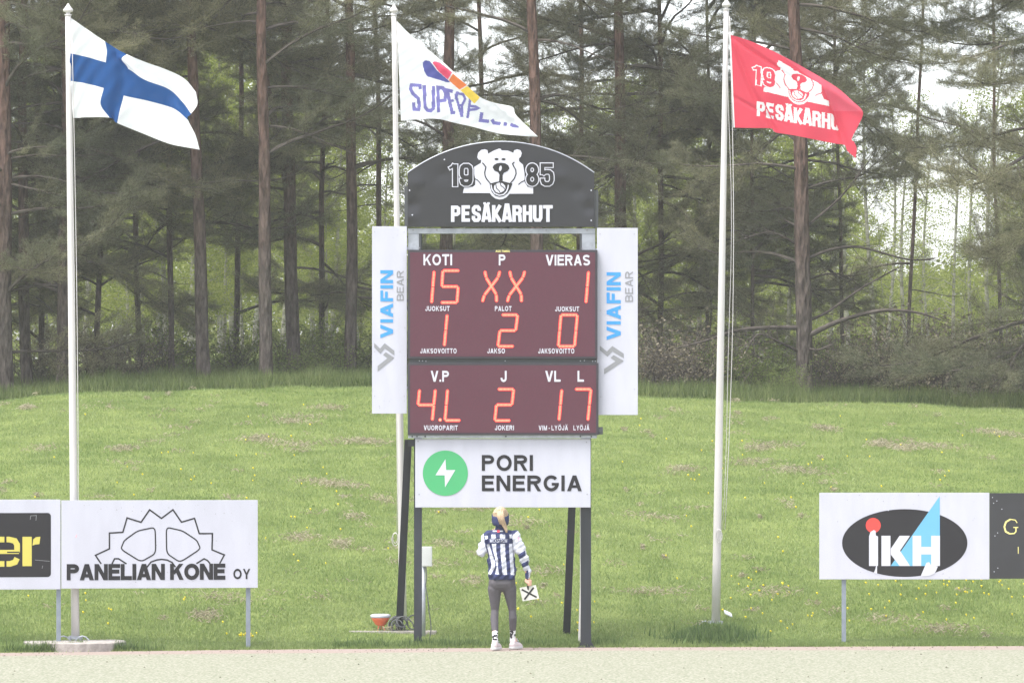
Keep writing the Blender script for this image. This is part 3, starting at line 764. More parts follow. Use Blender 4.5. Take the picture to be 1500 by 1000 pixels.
def text_geo(s, bold=0.0, spacing=1.0):
    k = (s, bold, spacing)
    if k in _tc: return _tc[k]
    cu = bpy.data.curves.new('t', 'FONT'); cu.body = s; cu.size = 1; cu.offset = bold; cu.space_character = spacing; cu.resolution_u = 6
    o = bpy.data.objects.new('t', cu); COL.objects.link(o); bpy.context.view_layer.update()
    me = bpy.data.meshes.new_from_object(o.evaluated_get(bpy.context.evaluated_depsgraph_get()))
    me.calc_loop_triangles(); V = np.array([v.co[:2] for v in me.vertices]); Fq = [tuple(t.vertices) for t in me.loop_triangles]
    bpy.data.objects.remove(o, do_unlink=True); bpy.data.curves.remove(cu); bpy.data.meshes.remove(me)
    lo, hi = V.min(0), V.max(0); V = (V-lo)/(hi-lo)
    _tc[k] = (V, Fq); return V, Fq
def fit(s, x0, y0, x1, y1, bold=0.0, up=False, spacing=1.0):
    V, Fq = text_geo(s, bold, spacing)
    if up:      # reading upwards: text's right goes to smaller py
        return [(x0+(x1-x0)*(1-v), y1-(y1-y0)*u) for u, v in V], Fq
    return [(x0+(x1-x0)*u, y1-(y1-y0)*v) for u, v in V], Fq
def boxpx(mb, x0, y0, x1, y1, Ya, Yb):
    a = P(x0, y1, PLANE[0]); b = P(x1, y0, PLANE[0]); return mb.box((a.x, Ya, a.z), (b.x, Yb, b.z))
def screws(parent, pts, Y, r=0.008, m=None):
    mb = MB()
    for x, y in pts:
        p = P(x, y, PLANE[0]); mb.tube([(p.x, Y+0.004, p.z), (p.x, Y-0.005, p.z)], r, 6)
    return tag(mb.build('screws', m or M_SPECK, parent), kind='stuff')

# the bear emblem, in its own drawing units (crop units of the arched sign)
B_WHITE = [[(293,562),(307,500),(405,492),(432,470),(432,402),(415,330),(418,270),(495,225),(500,190),(470,187),(455,160),(465,110),(498,77),(540,70),(570,80),(577,120),(640,85),(700,62),(720,65),(728,82),(800,85),(862,110),(870,82),(905,70),(942,82),(957,115),(945,155),(925,172),(926,205),(972,245),(985,300),(990,400),(998,440),(1020,492),(1085,500),(1085,570),(820,570),(785,610),(745,630),(705,636),(660,624),(620,595),(597,563)]]
B_DARK = [ellipse(672,181,23,13,16), ellipse(751,182,23,13,16),
          [(628,275),(640,248),(675,228),(722,221),(770,228),(805,250),(818,285),(797,315),(755,335),(741,362),(742,425),(700,430),(705,355),(690,328),(650,312)],
          [(595,458),(650,441),(705,430),(740,428),(800,444),(852,455),(830,515),(795,568),(748,600),(703,607),(655,592),(618,550),(602,505)],
          [(972,250),(990,262),(998,330),(990,350)]]
for pl, w in (([(512,222),(530,240),(553,270),(538,330),(545,372),(560,405),(605,458)],13), ([(875,213),(852,232),(862,255),(888,300),(892,345),(872,400),(828,452)],13),
              ([(418,398),(455,415),(480,440),(498,468)],10), ([(1000,400),(985,425),(950,440),(918,468)],11)):
    B_DARK += stroke(pl, w)
B_WHITE2 = [ellipse(716,285,15,31,14,0.18), [(676,455),(700,446),(740,452),(768,480),(773,512),(752,540),(705,566),(665,550),(643,520),(645,480)]] + stroke([(610,470),(620,520),(650,567),(702,588),(752,578),(785,545),(800,505),(806,470)],14)
B_DARK2 = stroke([(664,465),(672,510),(700,535),(716,566)],9)+stroke([(714,448),(722,480),(752,500),(768,522)],9)
def c3(q): return [(x/7.695+640, y/7.695+210) for x, y in q]
NUMS = [('1', [([(206,240),(206,487)], 50), ([(140,286),(172,268),(190,240)], 26)]),
        ('9', [([(379,300),(372,272),(352,257),(308,257),(288,272),(281,300),(281,352),(290,376),(312,388),(352,388),(379,370)], 46), ([(379,290),(379,418),(370,445),(348,459),(312,459),(290,445),(281,418),(281,402)], 46)]),
        ('8', [(ellipse(1074,302,44,50,20)+[(1118,302),(1117,314)], 46), (ellipse(1074,408,46,52,20)+[(1120,408),(1119,420)], 46)]),
        ('5', [([(1306,250),(1190,250),(1190,352)], 42), ([(1190,350),(1208,332),(1235,324),(1268,326),(1290,345),(1295,375),(1295,415),(1284,445),(1262,460),(1222,460),(1200,446),(1190,420),(1190,400)], 42)])]
def num_polys(sts, grow, ext):
    out = []
    for pts, w in sts:
        p = [Vector(q) for q in pts]
        if ext: p[0] = p[0]+(p[0]-p[1]).normalized()*ext; p[-1] = p[-1]+(p[-1]-p[-2]).normalized()*ext
        out += stroke([tuple(q) for q in p], w+grow)
    return out

def stagger(name, polys, m, Y, parent, dY=0.0001):
    o = flat(name, polys, m, Y, parent)
    co = o.data.vertices; k = 0
    for i, q in enumerate(polys):
        for _ in q: co[k].co.y -= dY*(i % 7); k += 1
    return o
# grotesque capitals, drawn as bands and bars; height 1, y down, w wide, t thick
def arc_(cx, cy, rx, ry, a, b, n=10): return [(cx+rx*math.cos(R(a+(b-a)*i/n)), cy+ry*math.sin(R(a+(b-a)*i/n))) for i in range(n+1)]
def bar_(x0, y0, x1, y1): return [(x0, y0), (x1, y0), (x1, y1), (x0, y1)]
def par_(x0, y0, x1, y1, h): return [(x0-h, y0), (x0+h, y0), (x1+h, y1), (x1-h, y1)]
GW = dict(A=.92, B=.86, C=.9, E=.76, F=.72, G=.96, I=.0, J=.66, K=.88, L=.72, M=1.02, N=.86, O=.98, P=.8, R=.86, S=.82, T=.8, U=.86, V=.9, W=1.25, X=.88, Y=.88)
def glyph(c, t):
    w = GW.get(c, .3); l, r, T_, B_ = t/2, w-t/2, t/2, 1-t/2; d = t*0.56
    if c == 'I': return t, [bar_(0, 0, t, 1)]
    if c == '.': return t, [bar_(0, 1-t, t, 1)]
    if c == '-': return .36, [bar_(0, .5, .36, .5+t*.9)]
    if c == ' ': return .3, []
    v = bar_(0, 0, t, 1); m = .47
    g = {'L': lambda: [v, bar_(t, 1-t, w, 1)], 'E': lambda: [v, bar_(t, 0, w, t), bar_(t, 1-t, w, 1), bar_(t, m-t/2, w*.93, m+t/2)], 'F': lambda: [v, bar_(t, 0, w, t), bar_(t, m-t/2, w*.9, m+t/2)],
         'T': lambda: [bar_(0, 0, w, t), bar_(w/2-t/2, t, w/2+t/2, 1)], 'N': lambda: [v, bar_(w-t, 0, w, 1), par_(t*.55, 0, w-t*.55, 1, t*.55)], 'H': lambda: [v, bar_(w-t, 0, w, 1), bar_(t, .5-t/2, w-t, .5+t/2)],
         'M': lambda: [v, bar_(w-t, 0, w, 1), par_(t*.5, 0, w/2, 1, t*.5), par_(w-t*.5, 0, w/2, 1, t*.5)], 'V': lambda: [par_(d, 0, w/2, 1, d), par_(w-d, 0, w/2, 1, d)],
         'A': lambda: [par_(w/2, 0, d, 1, d), par_(w/2, 0, w-d, 1, d), bar_(w*.24, .62, w*.76, .62+t*.85)], 'X': lambda: [par_(d, 0, w-d, 1, d), par_(w-d, 0, d, 1, d)],
         'Y': lambda: [par_(d, 0, w/2, .58, d*.95), par_(w-d, 0, w/2, .58, d*.95), bar_(w/2-t/2, .52, w/2+t/2, 1)], 'K': lambda: [v, par_(w-d*1.1, 0, t*.7, .66, d), par_(t*1.75, .36, w-d, 1, d)],
         'W': lambda: [par_(d, 0, w*.27, 1, d*.85), par_(w*.5, 0, w*.27, 1, d*.85), par_(w*.5, 0, w*.73, 1, d*.85), par_(w-d, 0, w*.73, 1, d*.85)],
         'O': lambda: stroke(arc_(w/2, .5, w/2-t/2, .5-t/2+.01, 0, 342, 19), t, True), 'U': lambda: stroke([(l, 0), (l, .6)]+arc_(w/2, .62, r-w/2, B_-.62, 180, 0, 9)+[(r, .6), (r, 0)], t),
         'J': lambda: stroke([(r, 0), (r, .66)]+arc_(w/2, .68, r-w/2, B_-.68, 0, 180, 8)+[(l, .62)], t), 'C': lambda: stroke(arc_(w/2, .5, w/2-t/2, .5-t/2+.01, -38, -322, 18), t),
         'G': lambda: stroke(arc_(w/2, .5, w/2-t/2, .5-t/2+.01, -40, -335, 18)+[(r, .56)], t)+[bar_(w*.53, .47, w-.01, .47+t*.85)],
         'P': lambda: [v]+stroke([(t, T_), (w*.55, T_)]+arc_(w*.55, (T_+.57-t/2)/2+.0, r-w*.55, (.57-t/2-T_)/2, -75, 75, 8)+[(w*.55, .57-t/2), (t, .57-t/2)], t),
         'R': lambda: [v]+stroke([(t, T_), (w*.55, T_)]+arc_(w*.55, (T_+.56-t/2)/2, r*.98-w*.55, (.56-t/2-T_)/2, -75, 75, 8)+[(w*.55, .56-t/2), (t, .56-t/2)], t)+[par_(w*.56, .54, w-d, 1, d)],
         'B': lambda: [v]+stroke([(t, T_), (w*.55, T_)]+arc_(w*.55, (T_+.5)/2, r*.96-w*.55, (.5-T_)/2, -75, 75, 8)+[(w*.55, .49), (t, .49)], t*.95)+stroke([(w*.5, .49), (w*.56, .49)]+arc_(w*.56, (.5+B_)/2, r-w*.56, (B_-.5)/2, -75, 75, 8)+[(w*.55, B_), (t, B_)], t),
         'S': lambda: stroke(arc_(w/2, .27, w/2-t/2, .27-t/2, -18, -180, 9)+[(l+.02, .36), (w*.3, .46), (w*.7, .55), (r-.01, .64)]+arc_(w/2, .73, w/2-t/2, .27-t/2, 0, 162, 9), t)}
    return w, g[c]()
def helv(word, x0, y0, x1, y1, t=.19, gap=.13, up=False):
    acc = any(ch in 'ÄÖ' for ch in word); polys = []; x = 0
    for ch in word:
        b = {'Ä': 'A', 'Ö': 'O'}.get(ch, ch); w, ps = glyph(b, t); polys += [[(x+a, c) for a, c in q] for q in ps]
        if ch != b:
            for u in (-1, 1): polys.append(bar_(x+w/2+u*.2-t*.42, -.06-t*.8, x+w/2+u*.2+t*.42, -.06))
        x += w+(gap if ch != ' ' else 0)
    x -= gap; top = -.06-t*.8 if acc else 0; sy = 1/(1-top)
    if up: return [[(x0+(x1-x0)*(c-top)*sy, y1-(y1-y0)*a/x) for a, c in q] for q in polys]
    return [[(x0+(x1-x0)*a/x, y0+(y1-y0)*(c-top)*sy) for a, c in q] for q in polys]
# condensed bold capitals drawn as strokes: glyph box 0..1 wide, 0..1 high (y down)
GL = {'P': ([[(.17,1),(.17,.13),(.62,.13),(.78,.2),(.78,.48),(.62,.55),(.17,.55)]],), 'E': ([[(.9,.11),(.2,.11),(.2,.89),(.9,.89)],[(.2,.49),(.82,.49)]],),
      'S': ([[(.8,.34),(.8,.2),(.66,.1),(.36,.1),(.2,.2),(.2,.36),(.3,.46),(.7,.56),(.8,.66),(.8,.8),(.66,.9),(.34,.9),(.2,.8),(.2,.64)]],), 'A': ([[(.13,1),(.42,0),(.58,0),(.87,1)],[(.25,.76),(.75,.76)]],),
      'K': ([[(.18,0),(.18,1)],[(.86,0),(.36,.5),(.88,1)]],), 'R': ([[(.17,1),(.17,.11),(.64,.11),(.8,.2),(.8,.4),(.66,.5),(.17,.5)],[(.6,.5),(.76,.6),(.82,1)]],), 'H': ([[(.18,0),(.18,1)],[(.82,0),(.82,1)],[(.18,.48),(.82,.48)]],),
      'U': ([[(.18,0),(.18,.76),(.3,.89),(.7,.89),(.82,.76),(.82,0)]],), 'T': ([[(0,.1),(1,.1)],[(.5,.1),(.5,1)]],)}
def heavy(word, x0, y0, x1, y1, wratio=0.27, gap=0.1, thick_h=None):
    n = len(word); cw = (x1-x0)/(n+(n-1)*gap); out = []; hh = y1-y0
    for i, ch in enumerate(word):
        bx = x0+i*cw*(1+gap); k = ch.replace('Ä', 'A')
        for pl in GL[k][0]:
            out += stroke([(bx+u*cw, y0+v*hh) for u, v in pl], cw*wratio)
        if ch == 'Ä':
            for u in (.3, .7): out.append([(bx+(u-.14)*cw, y0-.17*hh), (bx+(u+.14)*cw, y0-.17*hh), (bx+(u+.14)*cw, y0-.04*hh), (bx+(u-.14)*cw, y0-.04*hh)])
    return out

# ------------------------------------------------------------------ scoreboard
sb = thing('scoreboard', (0, 0, 0), 'tall electronic scoreboard on dark posts with arched black sign on top', 'scoreboard')
for (a, b, w) in ((612, 612, 11.5), (858.5, 858.5, 15.0)):
    p, q = P(a, 948.5, 0), P(b, 335, 0)
    MB().beam((p.x, 0.13, 0), (q.x, 0.13, q.z), w/125, 0.10).build('post', M_POST, sb)
    MB().box((p.x-0.11, 0.03, 0.0), (p.x+0.11, 0.23, 0.012)).add([(p.x-.10, .1, .012), (p.x-.045, .1, .012), (p.x-.045, .1, .09), (p.x+.10, .1, .012), (p.x+.045, .1, .012), (p.x+.045, .1, .09)], [(0, 1, 2), (3, 5, 4)]).build('base_plate', M_POST, sb)
for (a, b, ya) in ((584.5, 598, 1.0), (829.5, 842, 1.0)):
    x0 = (a-750)/FPX*61; x1 = (b-750)/FPX*60.4
    z0 = float(H(x0, ya)); 
    # the strut runs from the ground behind up to the frame behind the lower display
    MB().beam((x0, ya, z0-0.08), (x1, 0.42, 2.44), 11/125, 0.09).build('strut', M_POST, sb, bevel=0.006)
    MB().box((min(x1, x1), 0.18, 2.36), (x1+0.09, 0.42, 2.44)).build('strut_bracket', M_POST, sb)
# frame between the sign and the display
fr = MB()
boxpx(fr, 597.5, 334.5, 872, 342, 0.03, 0.09); boxpx(fr, 597.5, 342.1, 613.5, 366, 0.035, 0.085); boxpx(fr, 852.5, 342.1, 872, 366, 0.035, 0.085)
fr.build('steel_frame', M_GALV, sb, bevel=0.003)
fi = MB(); boxpx(fi, 613.6, 342.2, 616.5, 366, 0.04, 0.10); boxpx(fi, 849.5, 342.2, 852.4, 366, 0.04, 0.10); fi.build('frame_channel', M_METALDK, sb)
screws(sb, [(614, 363), (853, 364), (640, 337), (735, 337), (800, 337), (860, 337), (605, 337)], 0.03, 0.011)
# arched sign with depth
cx, cz, rad = None, None, None
pL, pR, pT = P(597.3, 253.5, 0), P(870.3, 254.3, 0), P(733, 208.4, 0)
h = pT.z-(pL.z+pR.z)/2; c2 = (pR.x-pL.x)/2; rad = (c2*c2+h*h)/(2*h); cx = (pL.x+pR.x)/2; cz = pT.z-rad
a0 = math.asin(c2/rad)
arc = [(cx+rad*math.sin(a), cz+rad*math.cos(a)) for a in np.linspace(-a0, a0, 41)]
zb = P(0, 332, 0).z
nx_, nz_ = 70, 34
Vs, Fs = [], []
rgd = np.random.default_rng(4)
dents = [(605, 300, .014, .07), (602, 318, -.01, .06), (862, 305, .012, .06), (650, 255, .009, .09), (820, 258, -.012, .08), (735, 320, .008, .1), (610, 268, -.012, .08), (700, 230, .006, .09), (845, 280, .01, .08)]
def dent(x, z):
    s = 0
    for a, b, k, w in dents:
        q = P(a, b, 0); s += k*math.exp(-((x-q.x)**2+(z-q.z)**2)/(w*w))
    return s+0.003*math.sin(x*5.3)*math.sin(z*3.1)
for j in range(nz_+1):
    for i in range(nx_+1):
        x = pL.x+(pR.x-pL.x)*i/nx_; zt = cz+math.sqrt(max(0, rad*rad-(x-cx)**2)); z = zb+(zt-zb)*j/nz_
        Vs.append((x, -0.02+dent(x, z), z))
Fs = [(j*(nx_+1)+i, j*(nx_+1)+i+1, (j+1)*(nx_+1)+i+1, (j+1)*(nx_+1)+i) for j in range(nz_) for i in range(nx_)]
sign = link('arched_sign', mesh_np('arched_sign', Vs, Fs, smooth=True), sb, mat('sign_vinyl', (0.009, 0.009, 0.012), 0.36, 0.6, var=0.05))
sign['label'] = 'arched black sheet sign with white bear emblem and lettering'
body = MB(); n = len(arc); va = [(x, 0.0, z) for x, z in arc]+[(x, 0.10, z) for x, z in arc]+[(pL.x, 0.0, zb), (pR.x, 0.0, zb), (pL.x, 0.10, zb), (pR.x, 0.10, zb)]
fa = [(i, i+1, n+i+1, n+i) for i in range(n-1)]+[(2*n, 0, n, 2*n+2), (n-1, 2*n+1, 2*n+3, 2*n-1), (2*n, 2*n+2, 2*n+3, 2*n+1), tuple(range(n, 2*n))+(2*n+3, 2*n+2)]
body.add(va, fa).build('sign_case', M_METALDK, sb)
rim = MB(); rim.tube([(x, -0.01, z+0.006) for x, z in arc], 0.009, 6).build('sign_edge', M_GALV, sb)
sp_ = MB(); boxpx(sp_, 592.5, 273, 597.2, 332, 0.02, 0.12); boxpx(sp_, 870.4, 278, 876.5, 333, 0.02, 0.12); sp_.build('sign_side_channel', M_METALDK, sb)
YS = -0.036
flat('bear_emblem', [c3(q) for q in B_WHITE], M_LWHITE, YS-0.002, sign)
flat('bear_features', [c3(q) for q in B_DARK], M_PRINTBLK, YS-0.005, sign)
flat('bear_teeth', [c3(q) for q in B_WHITE2], M_LWHITE, YS-0.008, sign)
flat('ball_seams', [c3(q) for q in B_DARK2], M_PRINTBLK, YS-0.011, sign)
for ch, sts in NUMS:
    stagger('number_outline', [c3(q) for q in num_polys(sts, 36, 14)], M_PRINTBLK, YS-0.006, sign)
    stagger('number_outline', [c3(q) for q in num_polys(sts, 22, 10)], M_LWHITE, YS-0.009, sign)
    stagger('number', [c3(q) for q in num_polys(sts, 0, 0)], M_PRINTBLK, YS-0.012, sign)
hv = heavy('PESÄKARHUT', 660.8, 300.8, 809.6, 325.3, 0.36, 0.07)
hvo = []
stagger('lettering', hv, M_LWHITE, YS-0.004, sign)
screws(sb, [(600, 279), (604, 315), (866, 279), (866, 323), (651, 234), (815, 256), (678, 310)], -0.024, 0.009, M_LWHITE)

# displays
M_LEDP = mat('display_face', (0.062, 0.012, 0.025), 0.45, 0.5, col2=(0.088, 0.017, 0.034), scale=160, detail=2)
def display(x0, y0, x1, y1, label):
    mb = MB(); boxpx(mb, x0, y0, x1, y1, -0.10, 0.06); o = mb.build('display_panel', M_BEZEL, sb, bevel=0.004); o['label'] = label
    f = MB(); boxpx(f, x0+3.5, y0+3.5, x1-3.5, y1-3.5, -0.104, -0.09); f.build('display_face', M_LEDP, o)
    return o
d1 = display(597.5, 366.5, 875, 525.5, 'upper red-lit display with runs, outs and innings')
d2 = display(597.5, 531.5, 876.5, 637, 'lower red-lit display with batting pair, joker and batters')
for args, dd in (((('KOTI', 620.5, 372.8, 662.4, 389), ('P', 730.7, 373.2, 740.4, 389), ('VIERAS', 799.3, 373.7, 864.1, 389.3)), d1), ((('V.P', 631.2, 543, 657.8, 559), ('J', 733.3, 543, 742.2, 559.4), ('VL', 798.6, 543, 821, 559), ('L', 845.8, 543, 855.2, 559)), d2)):
    for s, a, b, c, d in args: stagger('lettering', helv(s, a, b, c, d, .2), M_LWHITE, -0.108, dd)
for args, dd in (((('JUOKSUT', 623.2, 448.6, 658.8, 455.8), ('PALOT', 725, 448.6, 749.3, 455.8), ('JUOKSUT', 813, 449.2, 848.2, 456.3), ('JAKSOVOITTO', 615.8, 510.4, 669, 517.6), ('JAKSO', 714, 510.4, 739.7, 517.6), ('JAKSOVOITTO', 788.3, 510.4, 841.1, 517.8)), d1),
                 ((('VUOROPARIT', 621, 622.7, 670.6, 629.8), ('JOKERI', 725, 622.7, 752.8, 629.8), ('VIM - LYÖJÄ', 789, 621.2, 831.8, 629.9), ('LYÖJÄ', 839.8, 621.2, 863.2, 629.9)), d2)):
    for s, a, b, c, d in args: stagger('lettering', helv(s, a, b, c, d, .2, .2), M_LWHITE, -0.108, dd)
stagger('lettering', helv('AGE-TIMING', 726, 366.9, 747, 369.9, .2), M_PALEY, -0.108, d1)

def seg_line(p, q, w, gap=1.2):
    p = Vector(p); q = Vector(q); d = (q-p).normalized(); p = p+d*gap; q = q-d*gap; n = Vector((-d.y, d.x))*(w/2); t = d*(w/2)
    return [tuple(p-t*0.9), tuple(p+n), tuple(q+n), tuple(q+t*0.9), tuple(q-n), tuple(p-n)]
def leds(p, q, gap=1.6):
    p = Vector(p); q = Vector(q); d = (q-p).normalized(); p = p+d*gap; q = q-d*gap; L = (q-p).length; n = max(2, int(round(L/2.0))); nn = Vector((-d.y, d.x)); out = []
    for k in range(n+1):
        c = p.lerp(q, k/n)
        for s in (-0.75, 0.75):
            c2 = c+nn*s; out.append(ellipse(c2.x, c2.y, 0.82, 0.82, 6))
    return out
SEG = {'0': 'abcdef', '1': 'bc', '2': 'abged', '5': 'afgcd', '4': 'fgbc', '7': 'abc', 'L': 'fed'}
def digit(ch, TL, TR, BL, BR, dd, lines=None, dot=None):
    TL, TR, BL, BR = map(Vector, (TL, TR, BL, BR)); ML, MR = TL.lerp(BL, .5), TR.lerp(BR, .5)
    S = {'a': (TL, TR), 'b': (TR, MR), 'c': (MR, BR), 'd': (BL, BR), 'e': (ML, BL), 'f': (TL, ML), 'g': (ML, MR)}
    ln = lines or [S[k] for k in SEG[ch]]
    o = flat('digit', [seg_line(a, b, 4.9) for a, b in ln]+([ellipse(dot[0], dot[1], 2.6, 2.6, 10)] if dot else []), M_LITRIM, -0.107, dd, None)
    co = o.data.vertices
    c = []
    for a, b in ln: c += leds(a, b)
    if dot: c += [ellipse(dot[0], dot[1], 1.9, 1.9, 8)]
    V, Fq = tess(c); b0 = len(o.data.vertices)
    me2 = flat('x', (V, Fq), M_LITCORE, -0.1095, None).data
    bm = bmesh.new(); bm.from_mesh(o.data); nf = len(bm.faces); bm.from_mesh(me2); bm.faces.ensure_lookup_table()
    for f in bm.faces[nf:]: f.material_index = 1
    bm.to_mesh(o.data); bm.free(); o.data.materials.append(M_LITCORE)
    bpy.data.objects.remove([q for q in bpy.data.objects if q.data == me2][0], do_unlink=True)
    o['label'] = 'glowing red '+('letter ' if ch in 'LX' else 'figure ')+ch
c1 = lambda x, y: (x/3.7025+540, y/3.7025+190)
c2f = lambda x, y: (x/3.125+540, y/3.125+440)
digit('1', c1(270, 770), c1(356, 768), c1(257, 940), c1(342, 940), d1)
digit('5', c1(403, 766), c1(492, 766), c1(393, 938), c1(480, 938), d1)
digit('X', (0, 0), (0, 0), (0, 0), (0, 0), d1, [(Vector(c1(631, 768)), Vector(c1(637, 803))), (Vector(c1(637, 803)), Vector(c1(693, 895))), (Vector(c1(693, 895)), Vector(c1(694, 935))), (Vector(c1(712, 768)), Vector(c1(702, 803))), (Vector(c1(702, 803)), Vector(c1(628, 898))), (Vector(c1(628, 898)), Vector(c1(617, 935)))])
digit('X', (0, 0), (0, 0), (0, 0), (0, 0), d1, [(Vector(c1(766, 768)), Vector(c1(772, 803))), (Vector(c1(772, 803)), Vector(c1(828, 895))), (Vector(c1(828, 895)), Vector(c1(829, 935))), (Vector(c1(847, 768)), Vector(c1(837, 803))), (Vector(c1(837, 803)), Vector(c1(763, 898))), (Vector(c1(763, 898)), Vector(c1(752, 935)))])
digit('1', c1(1100, 770), c1(1192, 770), c1(1090, 940), c1(1178, 940), d1)
digit('1', c2f(290, 66), c2f(360, 66), c2f(277, 208), c2f(347, 208), d1)
digit('2', c2f(610, 67), c2f(682, 67), c2f(592, 210), c2f(664, 210), d1)
digit('0', c2f(880, 67), c2f(955, 67), c2f(868, 210), c2f(942, 210), d1)
digit('4', c2f(234, 408), c2f(306, 408), c2f(220, 548), c2f(292, 548), d2, dot=c2f(328, 546))
digit('L', c2f(362, 408), c2f(434, 408), c2f(350, 548), c2f(420, 548), d2)
digit('2', c2f(592, 406), c2f(664, 406), c2f(578, 549), c2f(648, 549), d2)
digit('1', c2f(812, 408), c2f(884, 408), c2f(800, 548), c2f(871, 548), d2)
digit('7', c2f(945, 406), c2f(1017, 406), c2f(932, 548), c2f(1003, 548), d2)
bar = MB(); boxpx(bar, 599, 525.6, 874, 531.4, -0.05, 0.05); bar.build('joint_rail', M_METALDK, sb)
screws(sb, [(614.5, 528.5), (619, 528.5), (624, 529), (740, 528.5), (850, 528.5), (856, 528), (868, 529), (872, 529)], -0.052, 0.007, M_LWHITE)
rail = MB(); boxpx(rail, 598, 637.1, 874, 641.5, -0.07, 0.05); rail.build('bottom_rail', M_GALV, sb)
screws(sb, [(623, 638.8), (741, 638.8), (850, 638.8), (604, 639), (611, 639), (866, 639)], -0.075, 0.011, M_METALDK)
hb = MB(); boxpx(hb, 876.6, 625, 883, 636, -0.06, 0.02); hb.tube([P(879.7, 630, 0)+Vector((0, -0.06, 0)), P(879.7, 630, 0)+Vector((0, -0.085, 0))], [0.02, 0.028], 10); hb.build('side_box', M_METALDK, sb, bevel=0.003)
# side banners
def banner(x0, y0, x1, y1, tx, lab):
    mb = MB(); boxpx(mb, x0, y0, x1, y1, -0.012, 0.012); o = mb.build('side_banner', M_WHITE, sb, bevel=0.003); o['label'] = lab
    st = MB(); st2 = MB(); boxpx(st, min(x1, 873)-4 if x0 < 700 else x0-2, y0+30, (x1+8) if x0 < 700 else x0+14, y0+34, 0.013, 0.03); boxpx(st2, min(x1, 873)-4 if x0 < 700 else x0-2, y1-40, (x1+8) if x0 < 700 else x0+14, y1-36, 0.013, 0.03); st.build('banner_bracket', M_GALV, o); st2.build('banner_bracket', M_GALV, o)
    return o
bl = banner(545, 331.6, 596, 605.5, 0, 'white side banner left of the displays')
br = banner(874.5, 334, 934.2, 607.5, 0, 'white side banner right of the displays, slightly wider')
for o, v, b, s in ((bl, (557.2, 395.8, 575.8, 495.2), (581.2, 396.6, 591.4, 440.4), lambda x, y: (x/3.33+540.2-3.8+0, y/3.03+320-2.5)), (br, (888.5, 398.8, 909.2, 498), (915.6, 397.6, 927.2, 442), None)):
    stagger('lettering', helv('VIAFIN', *v, t=.22, up=True), M_BLUE, -0.016, o)
    stagger('lettering', helv('BEAR', *b, t=.15, up=True), M_GREYP, -0.016, o)
    k = (lambda x, y: (x/3.033+860, y/3.033+320)) if o is br else (lambda x, y: ((x-57)/3.60+548.2, (y-567)/3.06+502.8))
    A = [(57, 565), (57, 585), (90, 613), (113, 590), (163, 620), (163, 600), (112, 566), (88, 590)]; Bq = [(104, 618), (118, 606), (163, 632), (75, 692), (75, 668), (126, 634)]
    flat('arrow_logo', [[k(*q) for q in A], [k(*q) for q in Bq]], M_GREYP, -0.016, o)
screws(bl, [(549, 580), (592, 580), (549, 340), (592, 340), (549, 515), (593, 480), (586, 515)], -0.0125, 0.005)
screws(br, [(929, 570), (880, 581), (929, 343), (880, 455), (879, 343)], -0.0125, 0.006)
# sponsor board
mb = MB(); boxpx(mb, 608.3, 642.3, 865, 742.7, -0.03, -0.005); spn = mb.build('sponsor_board', M_WHITE, sb, bevel=0.003)
spn['label'] = 'white sponsor board with green lightning disc under the displays'
flat('logo_disc', [ellipse(652.4, 692.6, 33, 33.2, 56)], M_GREEN, -0.034, spn)
flat('lightning_bolt', [[c2f(352, 725), c2f(306, 799), c2f(348, 799), c2f(350, 854), c2f(397, 775), c2f(355, 775)]], M_LWHITE, -0.037, spn)
stagger('lettering', helv('PORI', 705.8, 666, 780.6, 689.2, .205, .15), M_CHAR, -0.034, spn)
stagger('lettering', helv('ENERGIA', 705.8, 695.8, 852.3, 718.9, .205, .15), M_CHAR, -0.034, spn)
screws(spn, [(612.5, 646), (859, 647.5), (614, 723.5), (860, 723.5)], -0.031, 0.008)
# white conduit beside the right post
cd = MB(); cd.tube([(P(852, 0, 0).x, 0.30, 2.3), (P(852, 0, 0).x, 0.30, 0.7), (P(849, 0, 0).x, 0.29, -0.02)], 0.016, 8); tag(cd.build('conduit_pipe', M_POLE, sb), 'thin white pipe beside the right post')

# ------------------------------------------------------------------ advertising boards
def adboard(x0, y0, x1, y1, m, label, posts, Y=-0.1, rot=0.0, pivot=None, name='advertising_board'):
    PLANE[0] = Y; c = P(pivot if pivot is not None else (x0+x1)/2, 948, Y); e = thing(name, (c.x, Y, 0), label, 'advertising board'); e.rotation_euler = (0, 0, rot)
    mb = MB(); boxpx(mb, x0, y0, x1, y1, Y, Y+0.03); o = mb.build('panel', m, e, bevel=0.003)
    for px in posts:
        p = P(px, 0, Y); yy = Y+math.sin(rot)*(p.x-c.x)+0.06; z = float(H(p.x, yy)); MB().box((p.x-0.025, Y+0.034, z-0.05), (p.x+0.025, Y+0.084, P(0, y0+5, Y).z)).build('post', M_POSTGREY, e, bevel=0.003)
    return e, o
c7 = lambda x, y: (x/3.5725, y/3.5725+700)
c8 = lambda x, y: (x/3.5725+1140, y/3.5725+680)
YA = -0.68
ROT = R(8)
e, o = adboard(-190, 731, 89, 862, M_WHITE, 'white advertising board with dark panel and yellow letters at far left', [-90], YA, ROT, 225)
rr = []
X0, Y0, X1, Y1, q = -165, 750.4, 75, 844, 5
for cx_, cy_, a in ((X1-q, Y0+q, -90), (X1-q, Y1-q, 0), (X0+q, Y1-q, 90), (X0+q, Y0+q, 180)):
    for k in range(6): rr.append((cx_+q*math.cos(R(a+18*k)), cy_+q*math.sin(R(a+18*k))))
flat('dark_panel', [rr], M_CHAR, YA-0.0016, o)
